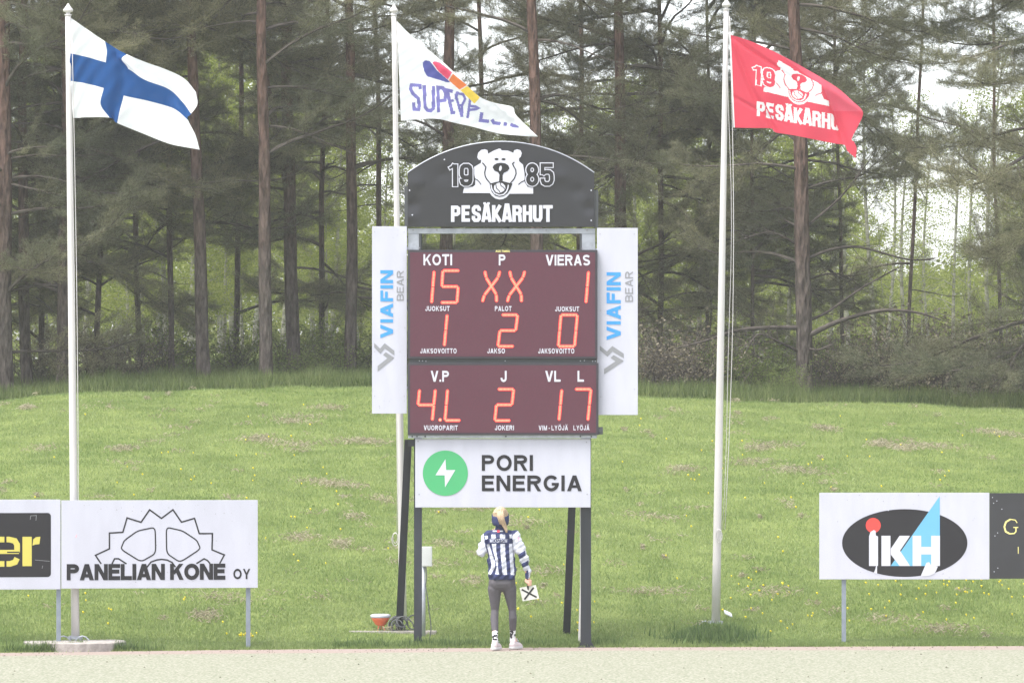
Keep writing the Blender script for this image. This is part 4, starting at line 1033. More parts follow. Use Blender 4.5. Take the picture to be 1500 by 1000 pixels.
stagger('lettering', stroke([c7(x, y) for x, y in [(92,385),(92,345),(80,325),(50,318),(0,318),(-30,330),(-35,350),(-35,410),(-25,432),(0,445),(55,445),(82,436),(92,415)]], 8.2)+[[c7(-35,372), c7(102,372), c7(102,393), c7(-35,393)]], M_YELLOW, YA-0.0032, o)
flat('lettering', [[c7(120,304), c7(168,304), c7(168,457), c7(120,457)], [c7(172,350), c7(176,318), c7(190,306), c7(213,304), c7(208,342), c7(186,345)]], M_YELLOW, YA-0.0032, o)
flat('stencil_gap', [[c7(26,300), c7(37,300), c7(37,360), c7(26,360)], [c7(26,408), c7(37,408), c7(37,462), c7(26,462)], [c7(40,381), c7(104,381), c7(104,388), c7(40,388)]], M_CHAR, YA-0.0044, o)
flat('scratches', stroke([c7(160, 215), c7(163, 195), c7(192, 193), c7(190, 220)], 0.7)+stroke([c7(185, 425), c7(262, 432)], 0.6)+stroke([c7(225, 455), c7(222, 470)], 0.6), M_GREYP, YA-0.0040, o)
e, o = adboard(90.2, 732.2, 378, 861, M_WHITE, 'white advertising board with gear wheel drawing left of the scoreboard', [86.5, 364.5], YA, ROT, 225)
g = [(530,447),(500,402),(573,368),(573,286),(643,282),(665,207),(738,230),(783,165),(845,210),(905,165),(950,230),(1018,210),(1043,290),(1112,290),(1110,375),(1175,402),(1150,447)]
gp = stroke([c7(*a) for a in g], 2.2)
def rounded(pts, k=4):
    pts = [Vector(p) for p in pts]; out = []; n = len(pts)
    for i in range(n):
        a, b, c = pts[i-1], pts[i], pts[(i+1) % n]; p = b.lerp(a, .22); q = b.lerp(c, .22)
        for j in range(k+1):
            t = j/k; out.append(tuple(p*(1-t)**2+b*2*t*(1-t)+q*t*t))
    return out
for w in ([(815,393),(738,437),(632,370),(650,325),(720,275),(812,256)], [(872,393),(942,440),(1050,370),(1030,325),(955,275),(870,256)]):
    gp += stroke(rounded([c7(*a) for a in w]), 1.9, True)
for w in ([(765,470),(790,438),(820,427),(845,424),(875,428),(900,440),(918,465)], [(586,447),(600,420),(620,420),(662,447)], [(1028,447),(1068,422),(1085,430),(1100,447)]):
    gp += stroke([c7(*a) for a in w], 2.2)
stagger('gear_drawing', gp, M_CHAR, YA-0.0016, o)
stagger('lettering', helv('PANELIAN KONE', 98, 825.2, 330.3, 848.8, .25, .035), M_CHAR, YA-0.0032, o)
stagger('lettering', helv('OY', 342, 833, 367, 848, .2), M_CHAR, YA-0.0032, o)
rsp = random.Random(3)
def specks(o, x0, y0, x1, y1, n, m, Y):
    ps = []
    for _ in range(n):
        side = rsp.random(); x = rsp.uniform(x0, x1); y = rsp.choice((rsp.uniform(y0, y0+14), rsp.uniform(y1-18, y1), rsp.uniform(y0, y1)))
        r = rsp.uniform(.25, .6); ps.append(ellipse(x, y, r*rsp.uniform(.8, 2.2), r, 6, rsp.uniform(0, 3)))
    tag(flat('paint_chips', ps, m, Y, o), kind='stuff')
specks(o, 96, 738, 374, 855, 60, M_SPECK, YA-0.0012)
flat('red_scuff', [ellipse(*c7(400, 302), .8, 2.6, 8, .2)], mat('pink_scuff', (0.8, 0.4, 0.45), 0.6), YA-0.0012, o)
YA = 0.45
e, o = adboard(1200.3, 721.3, 1449.3, 848, M_WHITE, 'white advertising board with dark oval and three letters right of the scoreboard', [1236.5], YA)
flat('dark_oval', [ellipse(*c8(662, 410), 328/3.5725, 177/3.5725, 72)], M_CHAR, YA-0.0016, o)
flat('blue_sail', [[c8(845, 165), c8(846, 530), c8(588, 530)]], M_SKYB, YA-0.0028, o)
flat('red_dot', [ellipse(*c8(497, 318), 39/3.5725, 39/3.5725, 32)], M_RED, YA-0.0028, o)
lt = [[(475,530),(475,375),(483,352),(500,342),(510,348),(510,370),(522,376),(522,530)], [(540,372),(587,372),(587,530),(540,530)], [(589,440),(635,372),(690,372),(637,450),(690,530),(635,530),(589,470)],
      [(703,372),(748,372),(748,530),(703,530)], [(748.5,430),(799.5,430),(799.5,470),(748.5,470)], [(800,372),(846,372),(846,530),(800,530)]]
flat('lettering', [[c8(*a) for a in q] for q in lt], M_LWHITE, YA-0.0040, o)
flat('torn_patch', [[c8(*a) for a in q] for q in ([(768,530),(775,513),(790,510),(800,528),(835,532),(826,555),(816,570),(790,582),(745,584)], [(500,565),(508,548),(512,528),(517,532),(517,572)], [(572,238),(580,236),(577,244)])], M_LWHITE, YA-0.0052, o)
specks(o, 1205, 725, 1445, 845, 46, M_SPECK, YA-0.0014)
e, o = adboard(1449.8, 721.8, 1740, 847, M_DARK, 'black advertising board with thin yellow letter at the right edge', [1640], YA)
gq = [(1250,305),(1240,290),(1215,286),(1192,300),(1183,325),(1190,350),(1212,362),(1235,360),(1244,350),(1244,330)]
flat('lettering', stroke([c8(*a) for a in gq[:3]], 1.3)+stroke([c8(*a) for a in gq[2:7]], 2.4)+stroke([c8(*a) for a in gq[6:]], 1.6)+[[c8(1230,326),c8(1256,326),c8(1256,331),c8(1230,331)]], M_PALEY, YA-0.0016, o)
flat('lettering', [[c8(1254,430),c8(1258,430),c8(1258,466),c8(1254,466)]], M_PALEY, YA-0.0016, o)
screws(o, [c8(1121, 172), c8(1127, 202), c8(1144, 190), c8(1170, 233), c8(1148, 357), c8(1134, 373), c8(1149, 541), c8(1130, 560)], YA-0.0008, 0.006, M_LWHITE)

PLANE[0] = 0.0
specks(bl, 548, 335, 594, 600, 10, M_SPECK, -0.0145)
# ------------------------------------------------------------------ flagpoles
def flagpole(xb, yb, xt, yt, Y, wb, wt, label, rope_dx, rope_bottom, knot=None, cleats=True):
    s = (Y+CAM_D)/FPX; b = P(xb, yb, Y); t = P(xt, yt, Y); e = thing('flagpole', (b.x, Y, b.z), label, 'flagpole', 'white flagpoles')
    L = (t-b); n = 10
    mb = MB(); mb.tube([b+L*(i/n) for i in range(n+1)], [(wb+(wt-wb)*i/n)*s/2 for i in range(n+1)], 18); mb.build('pole', M_POLE, e, smooth=True)
    f = MB(); w = wt*s/2; f.lathe((t.x, t.y, t.z), [(w*1.0, 0), (w*1.25, 0.01), (w*1.25, 0.02), (w*0.7, 0.025), (w*0.7, 0.04), (w*1.7, 0.055), (w*1.75, 0.075), (w*0.9, 0.11), (w*0.3, 0.14), (0.002, 0.15)], 14); f.build('finial', M_POLE, e, smooth=True)
    rp = MB(); q0 = P(xt+wt*0.5, yt+8, Y); pts = []
    for i in range(13):
        u = i/12; x = xt+wt*0.5+1+(rope_bottom[0]-xt-wt*0.5-1)*u+rope_dx*math.sin(math.pi*u); y = yt+8+(rope_bottom[1]-yt-8)*u; pts.append(P(x, y, Y-0.03))
    rp.tube(pts, 0.0045, 5); rp.tube([p+Vector((-0.035-0.01*math.sin(i), 0.0, 0)) for i, p in enumerate(pts)], 0.0035, 5); rp.build('halyard', M_ROPE, e, smooth=True)
    bm_ = MB(); r = wb*s/2
    bm_.box((b.x-r*1.6, b.y-0.05, b.z-0.02), (b.x+r*1.6, b.y+0.05, b.z+0.015)); bm_.box((b.x-r*1.35, b.y-0.09, b.z-0.12), (b.x-r*1.1, b.y+0.09, b.z+0.02)); bm_.box((b.x+r*1.1, b.y-0.09, b.z-0.12), (b.x+r*1.35, b.y+0.09, b.z+0.02))
    bm_.build('hinge_base', M_GALV, e)
    hp = MB()
    for sx in (-1, 1) if cleats else (-1,):
        hp.tube([Vector((b.x+sx*0.11+0.10*math.cos(a)-0.02, b.y-0.1, b.z-0.12+0.14*math.sin(a))) for a in np.linspace(0, math.pi, 9)], 0.009, 6)
    hp.build('anchor_loop', M_GALV, e, smooth=True)
    if knot:
        kb = MB()
        for k in range(2):
            c = P(knot[0], knot[1]+k*2.5, Y-0.09); kb.tube([c+Vector(((0.03+0.01*k)*math.cos(a), -0.01*k, (0.065+0.012*k)*math.sin(a)-0.06)) for a in np.linspace(0, 2*math.pi, 15)], 0.005, 5, cap=False)
        kb.build('rope_coil', M_ROPE, e, smooth=True)
    return e
def bank_Y(xb, yb):
    return on_bank(xb, yb).y
Y1p, Y2p, Y3p = -0.55, 1.9, max(1.0, bank_Y(1048, 912))
flagpole(110.5, 933, 99.8, 24, Y1p, 12.5, 8.5, 'white flagpole at the left flying the blue cross flag', 3, (115, 905))
flagpole(590.5, 922, 577, 24, Y2p, 11.5, 7, 'white flagpole behind the left side banner flying the white flag', 1, (585, 780), knot=(579, 780))
flagpole(1048.5, 911, 1064, 16, Y3p, 13, 7.5, 'white flagpole right of the scoreboard flying the red flag', 9, (1062, 775), knot=(1053, 775), cleats=False)
# round concrete slab of the left pole
cs = P(110, 945, Y1p)
s1 = MB(); s1.lathe((cs.x, -0.62, 0.0), [(0.60, -0.15), (0.60, 0.095), (0.585, 0.11), (0.0, 0.112)], 48); tag(s1.build('concrete_slab', M_CONC, None), 'low round concrete slab under the left flagpole', 'concrete slab')
s2 = MB(); q = P(588, 0, 1.0); s2.box((q.x-0.62, 0.75, 0.0), (q.x+0.42, 1.9, float(H(q.x, 0.75))+0.03)); tag(s2.build('concrete_slab', M_CONC, None, bevel=0.01), 'flat concrete slab among the grass under the middle flagpole', 'concrete slab')
# orange and white bowl on a stand
q = P(555, 0, 0.95); zb2 = float(H(q.x, 0.75))+0.03
ob = thing('tilted_bowl', (q.x, 0.95, zb2), 'small orange bowl with white top tilted on short feet beside left strut', 'bowl')
b1 = MB(); b1.lathe((q.x+0.02, 0.95, zb2+0.05), [(0.035, 0), (0.06, 0.01), (0.10, 0.07), (0.112, 0.095)], 18); b1.build('bowl_body', mat('orange_plastic', (0.75, 0.16, 0.07), 0.4), ob, smooth=True)
b2 = MB(); b2.lathe((q.x+0.02, 0.95, zb2+0.146), [(0.115, 0), (0.122, 0.008), (0.118, 0.035), (0.09, 0.043)], 18); b2.build('white_top', M_WHITE, ob, smooth=True)
b3 = MB()
for dx_, dy_ in ((-.03, -.03), (.05, -.03), (.01, .04)): b3.tube([(q.x+0.02+dx_*.6, 0.95+dy_*.6, zb2+0.06), (q.x+0.02+dx_, 0.95+dy_, zb2-0.01)], 0.008, 6)
b3.build('feet', mat('orange_plastic', (0, 0, 0)), ob)
hl = MB(); hx0 = q.x+0.15; hl.tube([Vector((hx0+0.08-0.085*math.cos(a), 0.97, zb2-0.05+0.16*math.sin(a))) for a in np.linspace(0, math.pi, 12)], 0.011, 6); tag(hl.build('steel_hoop', M_METALDK, None, smooth=True), 'dark curved hoop between the orange bowl and left strut', 'hoop')
# rubbish heap of cable at the foot of the middle pole
cb = MB(); rc = random.Random(9); q = P(594, 925, 1.0); zz = float(H(q.x, 0.9))
for k in range(9):
    r = rc.uniform(.05, .12); cc = Vector((q.x+rc.uniform(-.1, .12), 0.85+rc.uniform(-.1, .1), zz+rc.uniform(.04, .13))); tl = rc.uniform(-.7, .7)
    cb.tube([cc+Vector((r*math.cos(a), r*0.5*math.sin(a)+.02*a*0, r*math.sin(a)*math.cos(tl))) for a in np.linspace(0, 6.28*rc.uniform(.6, 1), 14)], 0.008, 5, cap=True)
tag(cb.build('cable_coil', M_METALDK, None, smooth=True), 'tangle of dark cable at the foot of the middle flagpole', 'cable')
# electric box on a post
q = P(626, 0, 0.6); zb3 = float(H(q.x, 0.6))
eb = thing('electric_box', (q.x, 0.6, zb3), 'pale grey electric box on thin post beside left front post', 'electric box')
s = 60.6/FPX
zt = P(0, 800, .6).z; zl = P(0, 829, .6).z
MB().box((P(618, 0, .6).x, 0.54, zl), (P(633, 0, .6).x, 0.66, zt)).build('box_body', mat('box_paint', (0.60, 0.62, 0.61), 0.5, var=0.04), eb, bevel=0.012)
MB().tube([(P(620.5, 0, .6).x, 0.6, zb3-0.05), (P(620.5, 0, .6).x, 0.6, zl-0.002)], 0.024, 10).build('box_post', M_GALV, eb, smooth=True)
cbp = [(624, 829.5), (625, 845), (623.5, 858), (626.5, 875), (628.5, 895), (631, 912), (631, 925), (628.5, 938)]
MB().tube(smooth_pts([P(a, b, 0.5-0.04*i) for i, (a, b) in enumerate(cbp)], 4), 0.006, 6).build('cable', M_METALDK, eb, smooth=True)
# small white sheet near the right pole
q = on_bank(1066, 904)
wp = MB(); wp.add([(q.x-.035, q.y, q.z+.06), (q.x+.055, q.y-.02, q.z+.02), (q.x+.045, q.y+.05, q.z+.055), (q.x-.045, q.y+.07, q.z+.095), (q.x-.035, q.y, q.z+.045), (q.x+.055, q.y-.02, q.z+.005), (q.x+.045, q.y+.05, q.z+.04), (q.x-.045, q.y+.07, q.z+.08)], [(0,1,2,3),(7,6,5,4),(0,4,5,1),(1,5,6,2),(2,6,7,3),(3,7,4,0)])
tag(wp.build('paper_scrap', M_LWHITE, None), 'small white scrap lying in the grass right of the right flagpole', 'paper')

# ------------------------------------------------------------------ flags
def clothmat(name, col): return mat(name, col, 0.85, 0.15, trans=0.45)
def tri_mask(PX, tris):
    m = np.zeros(len(PX), bool)
    for t in tris:
        (ax, ay), (bx, by), (cx_, cy_) = t
        lo = (PX[:, 0] >= min(ax, bx, cx_)) & (PX[:, 0] <= max(ax, bx, cx_)) & (PX[:, 1] >= min(ay, by, cy_)) & (PX[:, 1] <= max(ay, by, cy_))
        if not lo.any(): continue
        q = PX[lo]; d1_ = (q[:, 0]-bx)*(ay-by)-(ax-bx)*(q[:, 1]-by); d2_ = (q[:, 0]-cx_)*(by-cy_)-(bx-cx_)*(q[:, 1]-cy_); d3_ = (q[:, 0]-ax)*(cy_-ay)-(cx_-ax)*(q[:, 1]-ay)
        ins = ~(((d1_ < 0) | (d2_ < 0) | (d3_ < 0)) & ((d1_ > 0) | (d2_ > 0) | (d3_ > 0))); m[np.where(lo)[0][ins]] = True
    return m
def polys_mask(PX, polys):
    V, Fq = tess(polys); return tri_mask(PX, [[V[i] for i in f] for f in Fq])

def flag_from_outline(top, bot, hoist_n, Y, depthf, paint, mats, parent_label, group, step=1.0):
    """cloth between an upper and a lower edge curve; columns follow x. top/bot: px polylines (photo px)"""
    tx = [p[0] for p in top]; bx_ = [p[0] for p in bot]
    nu, nv = 220, 150
    def samp(pl, n):
        d = [0]
        for a, b in zip(pl[:-1], pl[1:]): d.append(d[-1]+math.dist(a, b))
        u = np.linspace(0, d[-1], n+1); return np.stack([np.interp(u, d, [p[0] for p in pl]), np.interp(u, d, [p[1] for p in pl])], -1)
    sm = lambda pl: [tuple(q) for q in smooth_pts([Vector(p) for p in pl], 6)]
    T = samp(sm(top), nu); B = samp(sm(bot), nu)
    v = np.linspace(0, 1, nv+1)[:, None, None]; G = T[None]*(1-v)+B[None]*v
    U, Vv = np.meshgrid(np.linspace(0, 1, nu+1), np.linspace(0, 1, nv+1))
    Yd = Y+depthf(G[..., 0], G[..., 1], U, Vv)
    d = Yd+CAM_D; d0 = Y+CAM_D
    X = (G[..., 0]-750)/FPX*d0; Z = CAM_H+(HOR-G[..., 1])/FPX*d0
    Vt = np.stack([X, Yd, Z], -1).reshape(-1, 3)
    ix = np.arange((nu+1)*(nv+1)).reshape(nv+1, nu+1); Fq = np.stack([ix[:-1, :-1], ix[1:, :-1], ix[1:, 1:], ix[:-1, 1:]], -1).reshape(-1, 4)
    C = (G[:-1, :-1]+G[1:, 1:]+G[:-1, 1:]+G[1:, :-1])/4; C = C.reshape(-1, 2)
    mi = paint(C)
    me = mesh_np('flag', Vt, Fq, mi, smooth=True)
    o = link('flag', me, None, mats)
    return tag(o, parent_label, 'flag', group)

# Finnish flag from a spline grid of (u, v)
gu = [0, .14, .278, .444, .60, .72, .88, 1.0]
gv = [0, .18, .364, .636, .82, 1.0]
gp_ = [[(172,104),(270,172),(375,243),(503,320),(620,368),(725,405),(845,465),(908,540)],
       [(170,210),(275,252),(386,300),(473,350),(590,415),(700,458),(868,525),(916,612)],
       [(169,313),(270,335),(381,368),(510,405),(610,470),(735,515),(830,600),(880,668)],
       [(172,475),(265,490),(368,517),(484,560),(610,588),(720,615),(800,650),(863,706)],
       [(180,585),(275,592),(350,612),(464,640),(600,690),(735,725),(838,768),(908,795)],
       [(188,692),(285,688),(402,690),(447,722),(580,775),(720,832),(838,862),(932,880)]]
gp_ = np.array(gp_, float); gp_[..., 0] = gp_[..., 0]/4+60; gp_[..., 1] = gp_[..., 1]/4
def catmull(xs_, vals, x):
    xs_ = np.array(xs_); m = np.gradient(vals, xs_, axis=0); i = np.clip(np.searchsorted(xs_, x)-1, 0, len(xs_)-2)
    h_ = (xs_[i+1]-xs_[i])[:, None]; t = ((x-xs_[i])/(xs_[i+1]-xs_[i]))[:, None]
    return (2*t**3-3*t**2+1)*vals[i]+(t**3-2*t**2+t)*h_*m[i]+(-2*t**3+3*t**2)*vals[i+1]+(t**3-t**2)*h_*m[i+1]
def uniq(a): return np.unique(np.round(a, 6))
uu = uniq(np.concatenate([np.linspace(0, .278, 30), np.linspace(.278, .444, 18), np.linspace(.444, 1, 60)]))
vv = uniq(np.concatenate([np.linspace(0, .364, 24), np.linspace(.364, .636, 18), np.linspace(.636, 1, 24)]))
rows = np.stack([catmull(gu, gp_[j], uu) for j in range(6)])         # (6, nu, 2)
G = np.stack([catmull(gv, rows[:, i], vv) for i in range(len(uu))], 1)   # (nv, nu, 2)
U, Vv = np.meshgrid(uu, vv)
YF1 = Y1p-0.02
Yd = YF1+0.07*np.sin(U*9+Vv*2.2)*U+0.035*np.sin(U*23-Vv*5)*np.clip(U*2, 0, 1)*(1-0.4*U)+0.012*np.sin(U*60+Vv*25)*np.exp(-U*3)+0.10*np.exp(-((U-0.36-0.05*np.sin(Vv*3))**2)/0.002)*(0.4+np.abs(Vv-0.5))
X = (G[..., 0]-750)/FPX*(YF1+60); Z = CAM_H+(HOR-G[..., 1])/FPX*(YF1+60)
ix = np.arange(U.size).reshape(U.shape); Fq = np.stack([ix[:-1, :-1], ix[1:, :-1], ix[1:, 1:], ix[:-1, 1:]], -1).reshape(-1, 4)
uc = (U[:-1, :-1]+U[1:, 1:]).ravel()/2; vc = (Vv[:-1, :-1]+Vv[1:, 1:]).ravel()/2
mi = (((uc > .278) & (uc < .444)) | ((vc > .364) & (vc < .636))).astype(int)
fo = link('flag', mesh_np('flag', np.stack([X, Yd, Z], -1), Fq, mi, True), None, [clothmat('white_cloth', (0.82, 0.83, 0.86)), clothmat('blue_cloth', (0.02, 0.088, 0.28))])
tag(fo, 'white flag with blue cross flying from the left flagpole', 'flag', 'flags')

# white flag with purple letters
s5 = lambda x, y: (x/4.763+550, y/4.763+20)
top2 = [s5(*q) for q in [(150,52),(220,125),(310,205),(420,295),(530,395),(640,505),(730,585),(830,625),(955,650),(978,705),(1060,790),(1133,860)]]
bot2 = [s5(*q) for q in [(178,748),(300,738),(430,735),(560,765),(680,790),(800,822),(900,843),(990,852),(1060,858),(1100,860),(1120,861),(1133,861)]]
LET = [[(312,528),(310,502),(252,498),(244,525),(262,560),(298,592),(306,640),(300,670),(270,668),(266,620)], [(340,500),(346,650),(362,676),(386,678),(405,662),(404,505)], [(440,690),(436,515),(470,520),(492,560),(484,606),(448,612)],
       [(540,545),(500,535),(535,692),(555,692)], [(515,612),(545,606)], [(575,545),(560,600)], [(558,560),(602,722)], [(560,558),(612,565),(626,598),(604,640),(588,642)], [(604,645),(604,722)], [(662,592),(642,730)], [(655,645),(700,650),(716,660),(700,668),(655,672)],
       [(742,690),(733,745),(792,752)], [(812,738),(826,762),(872,768)], [(905,758),(905,784)], [(942,772),(960,784),(998,786)]]
def paint2(C):
    q = np.stack([(C[:, 0]-550)*4.763, (C[:, 1]-20)*4.763], -1); mi = np.zeros(len(q), int)
    for k, l in enumerate(LET): mi[polys_mask(q, stroke(l, 18 if 4 <= k <= 10 else 24))] = 1
    mi[polys_mask(q, [[(735,600),(690,632),(800,705),(900,750),(960,765),(1000,790),(1100,855),(990,700),(900,640)]])] = 0
    mi[polys_mask(q, [[(328,345),(345,328),(378,333),(430,400),(522,480),(500,482),(400,450),(362,440),(338,400)]])] = 2
    mi[polys_mask(q, [[(398,345),(410,334),(450,345),(537,415),(505,464),(440,405)]])] = 3
    mi[polys_mask(q, [[(541,424),(640,505),(586,533),(511,468)]])] = 4
    mi[polys_mask(q, [[(592,536),(642,510),(729,588),(690,630)]])] = 5
    return mi
def depth2(px, py, U, V):
    a = (px-550)*4.763; b = (py-20)*4.763
    # the rolled fold runs from (400,340) to (960,740)
    t = ((a-400)*560+(b-340)*400)/(560**2+400**2); dd = ((a-400)*400-(b-340)*560)/math.hypot(560, 400)
    roll = -0.09*np.exp(-((dd-15)/38)**2)*np.clip(t*3+0.6, 0, 1)*np.clip(2.2-t*1.3, 0, 1)
    return roll+0.05*np.sin(U*10+V*2)*U+0.014*np.sin(a/47-b/38)*np.clip(U*3, 0, 1)+0.003*np.sin(a/19+b/13)
flag_from_outline(top2, bot2, 0, Y2p-0.05, depth2, paint2, [clothmat('white_cloth', (0, 0, 0)), clothmat('violet_cloth', (0.20, 0.19, 0.48)), clothmat('navy_cloth', (0.10, 0.11, 0.36)), clothmat('pink_cloth', (0.82, 0.10, 0.19)), clothmat('orange_cloth', (0.85, 0.24, 0.08)), clothmat('yellow_cloth', (0.85, 0.62, 0.10))],
                  'folded white flag with violet letters and coloured stripe on the middle flagpole', 'flags')
# red flag
s6 = lambda x, y: (x/4+1030, y/4)
top3 = [s6(*q) for q in [(152,203),(220,222),(300,250),(380,285),(460,325),(550,372),(640,425),(720,475),(800,530),(870,595),(932,662),(905,740),(868,815),(882,835),(897,872),(893,922)]]
bot3 = [s6(*q) for q in [(178,748),(240,750),(320,751),(400,752),(415,768),(440,778),(520,790),(600,806),(700,826),(780,842),(830,850),(842,880),(865,905),(893,930)]]
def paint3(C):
    q = np.stack([(C[:, 0]-1030)*4, C[:, 1]*4], -1)
    # inverse of the affine that carries the emblem drawing onto the cloth
    A = np.array([[.487, -.008], [.107, .435]]); Ai = np.linalg.inv(A); r = (q-np.array([352, 535]))@Ai.T+np.array([293, 562])
    mi = np.zeros(len(q), int)
    mi[polys_mask(r, B_WHITE)] = 1
    mi[polys_mask(r, B_DARK)] = 0; mi[polys_mask(r, B_WHITE2)] = 1; mi[polys_mask(r, B_DARK2)] = 0
    for ch, sts in NUMS[:2]:
        r3 = r-np.array([30, 5]); mi[polys_mask(r3, num_polys(sts, 26, 12))] = 1; mi[polys_mask(r3, num_polys(sts, 0, 0))] = 0
    A2 = np.array([[.47, .0], [.085, .47]]); r2 = (q-np.array([315, 680]))@np.linalg.inv(A2).T+np.array([160, 885])
    hp_ = heavy('PESÄKARHUT', 160, 690, 1308, 885, 0.36, 0.07); mm = polys_mask(r2, hp_)
    mi[mm] = 1
    # the P and E are squeezed by a crease
    cut = polys_mask(q, [[(350,590),(362,600),(408,700),(396,690)]]); mi[cut] = 0
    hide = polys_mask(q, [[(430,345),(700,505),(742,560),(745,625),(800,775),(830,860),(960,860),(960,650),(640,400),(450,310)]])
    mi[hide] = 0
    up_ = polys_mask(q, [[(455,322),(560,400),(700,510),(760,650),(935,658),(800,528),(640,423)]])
    mi[up_] = 2  # same red cloth, painted lighter where light comes through the fold
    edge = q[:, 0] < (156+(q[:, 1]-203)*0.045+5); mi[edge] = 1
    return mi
def depth3(px, py, U, V):
    a = (px-1030)*4; b = py*4
    s_ = 0.10*np.clip((a-180)/700, 0, 1)*np.sin(a/150-b/400)+0.02*np.sin(a/55+b/120)*np.clip((a-180)/400, 0, 1)
    for (x0, y0, x1, y1, k, w) in ((160,210,320,620,.03,14), (160,210,470,420,.03,12), (180,570,420,700,.02,12), (320,580,420,760,.04,16), (745,560,830,850,.07,22), (700,505,935,662,-.05,30)):
        L2 = (x1-x0)**2+(y1-y0)**2; t = ((a-x0)*(x1-x0)+(b-y0)*(y1-y0))/L2; dd = ((a-x0)*(y1-y0)-(b-y0)*(x1-x0))/math.sqrt(L2)
        s_ = s_+k*np.exp(-(dd/w)**2)*np.clip(1.3-np.abs(t-0.5)*1.4, 0, 1)
    return s_
flag_from_outline(top3, bot3, 0, Y3p-0.05, depth3, paint3, [clothmat('red_cloth', (0.72, 0.08, 0.125)), clothmat('white_cloth', (0, 0, 0)), clothmat('red_cloth_lit_fold', (0.74, 0.12, 0.18))], 'red flag with white bear emblem on the right flagpole', 'flags')

# ------------------------------------------------------------------ person
YP = -0.65
def W(px, py, dy=0.0):
    p = P(px, py, YP); return Vector((p.x, YP+dy, p.z))
def remesh(prims, voxel, sm=4, name='m'):
    bm = bmesh.new()
    def sph(c, r, sy=1.0, sz=1.0, rx=1.0):
        m = Matrix.Translation(c)@Matrix.Diagonal((r*rx, r*sy, r*sz, 1)); bmesh.ops.create_icosphere(bm, subdivisions=2, radius=1, matrix=m)
    for pr in prims:
        if pr[0] == 'c':
            _, a, ra, b, rb = pr[:5]; sy = pr[5] if len(pr) > 5 else 1.0; n = max(2, int((b-a).length/(min(ra, rb)*0.30))+1)
            for i in range(n+1):
                t = i/n; sph(a.lerp(b, t), ra+(rb-ra)*t, sy)
        else:
            _, c, r = pr; m = Matrix.Translation(c)@Matrix.Diagonal((r[0], r[1], r[2], 1)); bmesh.ops.create_icosphere(bm, subdivisions=3, radius=1, matrix=m)
    me = bpy.data.meshes.new(name); bm.to_mesh(me); bm.free()
    o = bpy.data.objects.new('tmp', me); COL.objects.link(o)
    md = o.modifiers.new('r', 'REMESH'); md.mode = 'VOXEL'; md.voxel_size = voxel
    ms = o.modifiers.new('s', 'SMOOTH'); ms.iterations = sm; ms.factor = 0.5
    bpy.context.view_layer.update()
    out = bpy.data.meshes.new_from_object(o.evaluated_get(bpy.context.evaluated_depsgraph_get())); out.name = name
    bpy.data.objects.remove(o, do_unlink=True); out.materials.clear()
    out.polygons.foreach_set('use_smooth', np.full(len(out.polygons), True))
    return out
per = thing('person', (W(737, 951).x, YP, 0), 'person seen from behind in navy and white striped jersey holding a small sign', 'person')
M_SKIN = mat('skin', (0.62, 0.36, 0.27), 0.55, 0.3, var=0.05)
# joints
hipL, hipR = W(725, 853), W(746, 853)
kneL, kneR = W(725, 893, 0.02), W(750.5, 893, 0.04)
ankL, ankR = W(725.3, 934, -0.14), W(751.0, 932, 0.10)
shL, shR = W(713.5, 781), W(754, 781)
elL, elR = W(705, 811, -0.02), W(766, 813, -0.03)
wrL, wrR = W(723, 794, 0.27), W(773, 842, 0.0)
body = [('c', W(735, 792), 0.105, W(735, 818), 0.095, 0.75), ('c', W(735, 818), 0.095, W(735, 842), 0.115, 0.8), ('c', W(721, 784), 0.055, W(747, 784), 0.055, 0.9), ('c', W(727, 850), 0.078, W(744, 850), 0.078, 1.1),
        ('c', W(733.5, 784), 0.055, W(733, 764), 0.050), ('e', W(733, 757.5), (0.078, 0.095, 0.112)), ('e', W(733, 765, 0.06), (0.05, 0.045, 0.06)),
        ('e', W(733, 761, 0.108), (0.012, 0.018, 0.018)), ('e', W(723.3, 760), (0.01, 0.02, 0.03)), ('e', W(742.7, 760), (0.01, 0.02, 0.03)),
        ('c', W(717, 786), 0.04, elL, 0.032), ('c', elL, 0.032, wrL, 0.025), ('c', W(751, 786), 0.04, elR, 0.032), ('c', elR, 0.032, wrR, 0.023),
        ('c', hipL, 0.070, kneL, 0.045), ('c', kneL, 0.045, W(724.5, 905, -0.02), 0.046), ('c', W(724.5, 905, -0.02), 0.046, ankL, 0.030), ('c', hipR, 0.070, kneR, 0.045), ('c', kneR, 0.045, W(751.2, 905, 0.03), 0.046), ('c', W(751.2, 905, 0.03), 0.046, ankR, 0.030),
        ('c', ankL, 0.030, W(727, 946, 0.0), 0.030), ('c', ankR, 0.030, W(757, 946, 0.18), 0.028)]
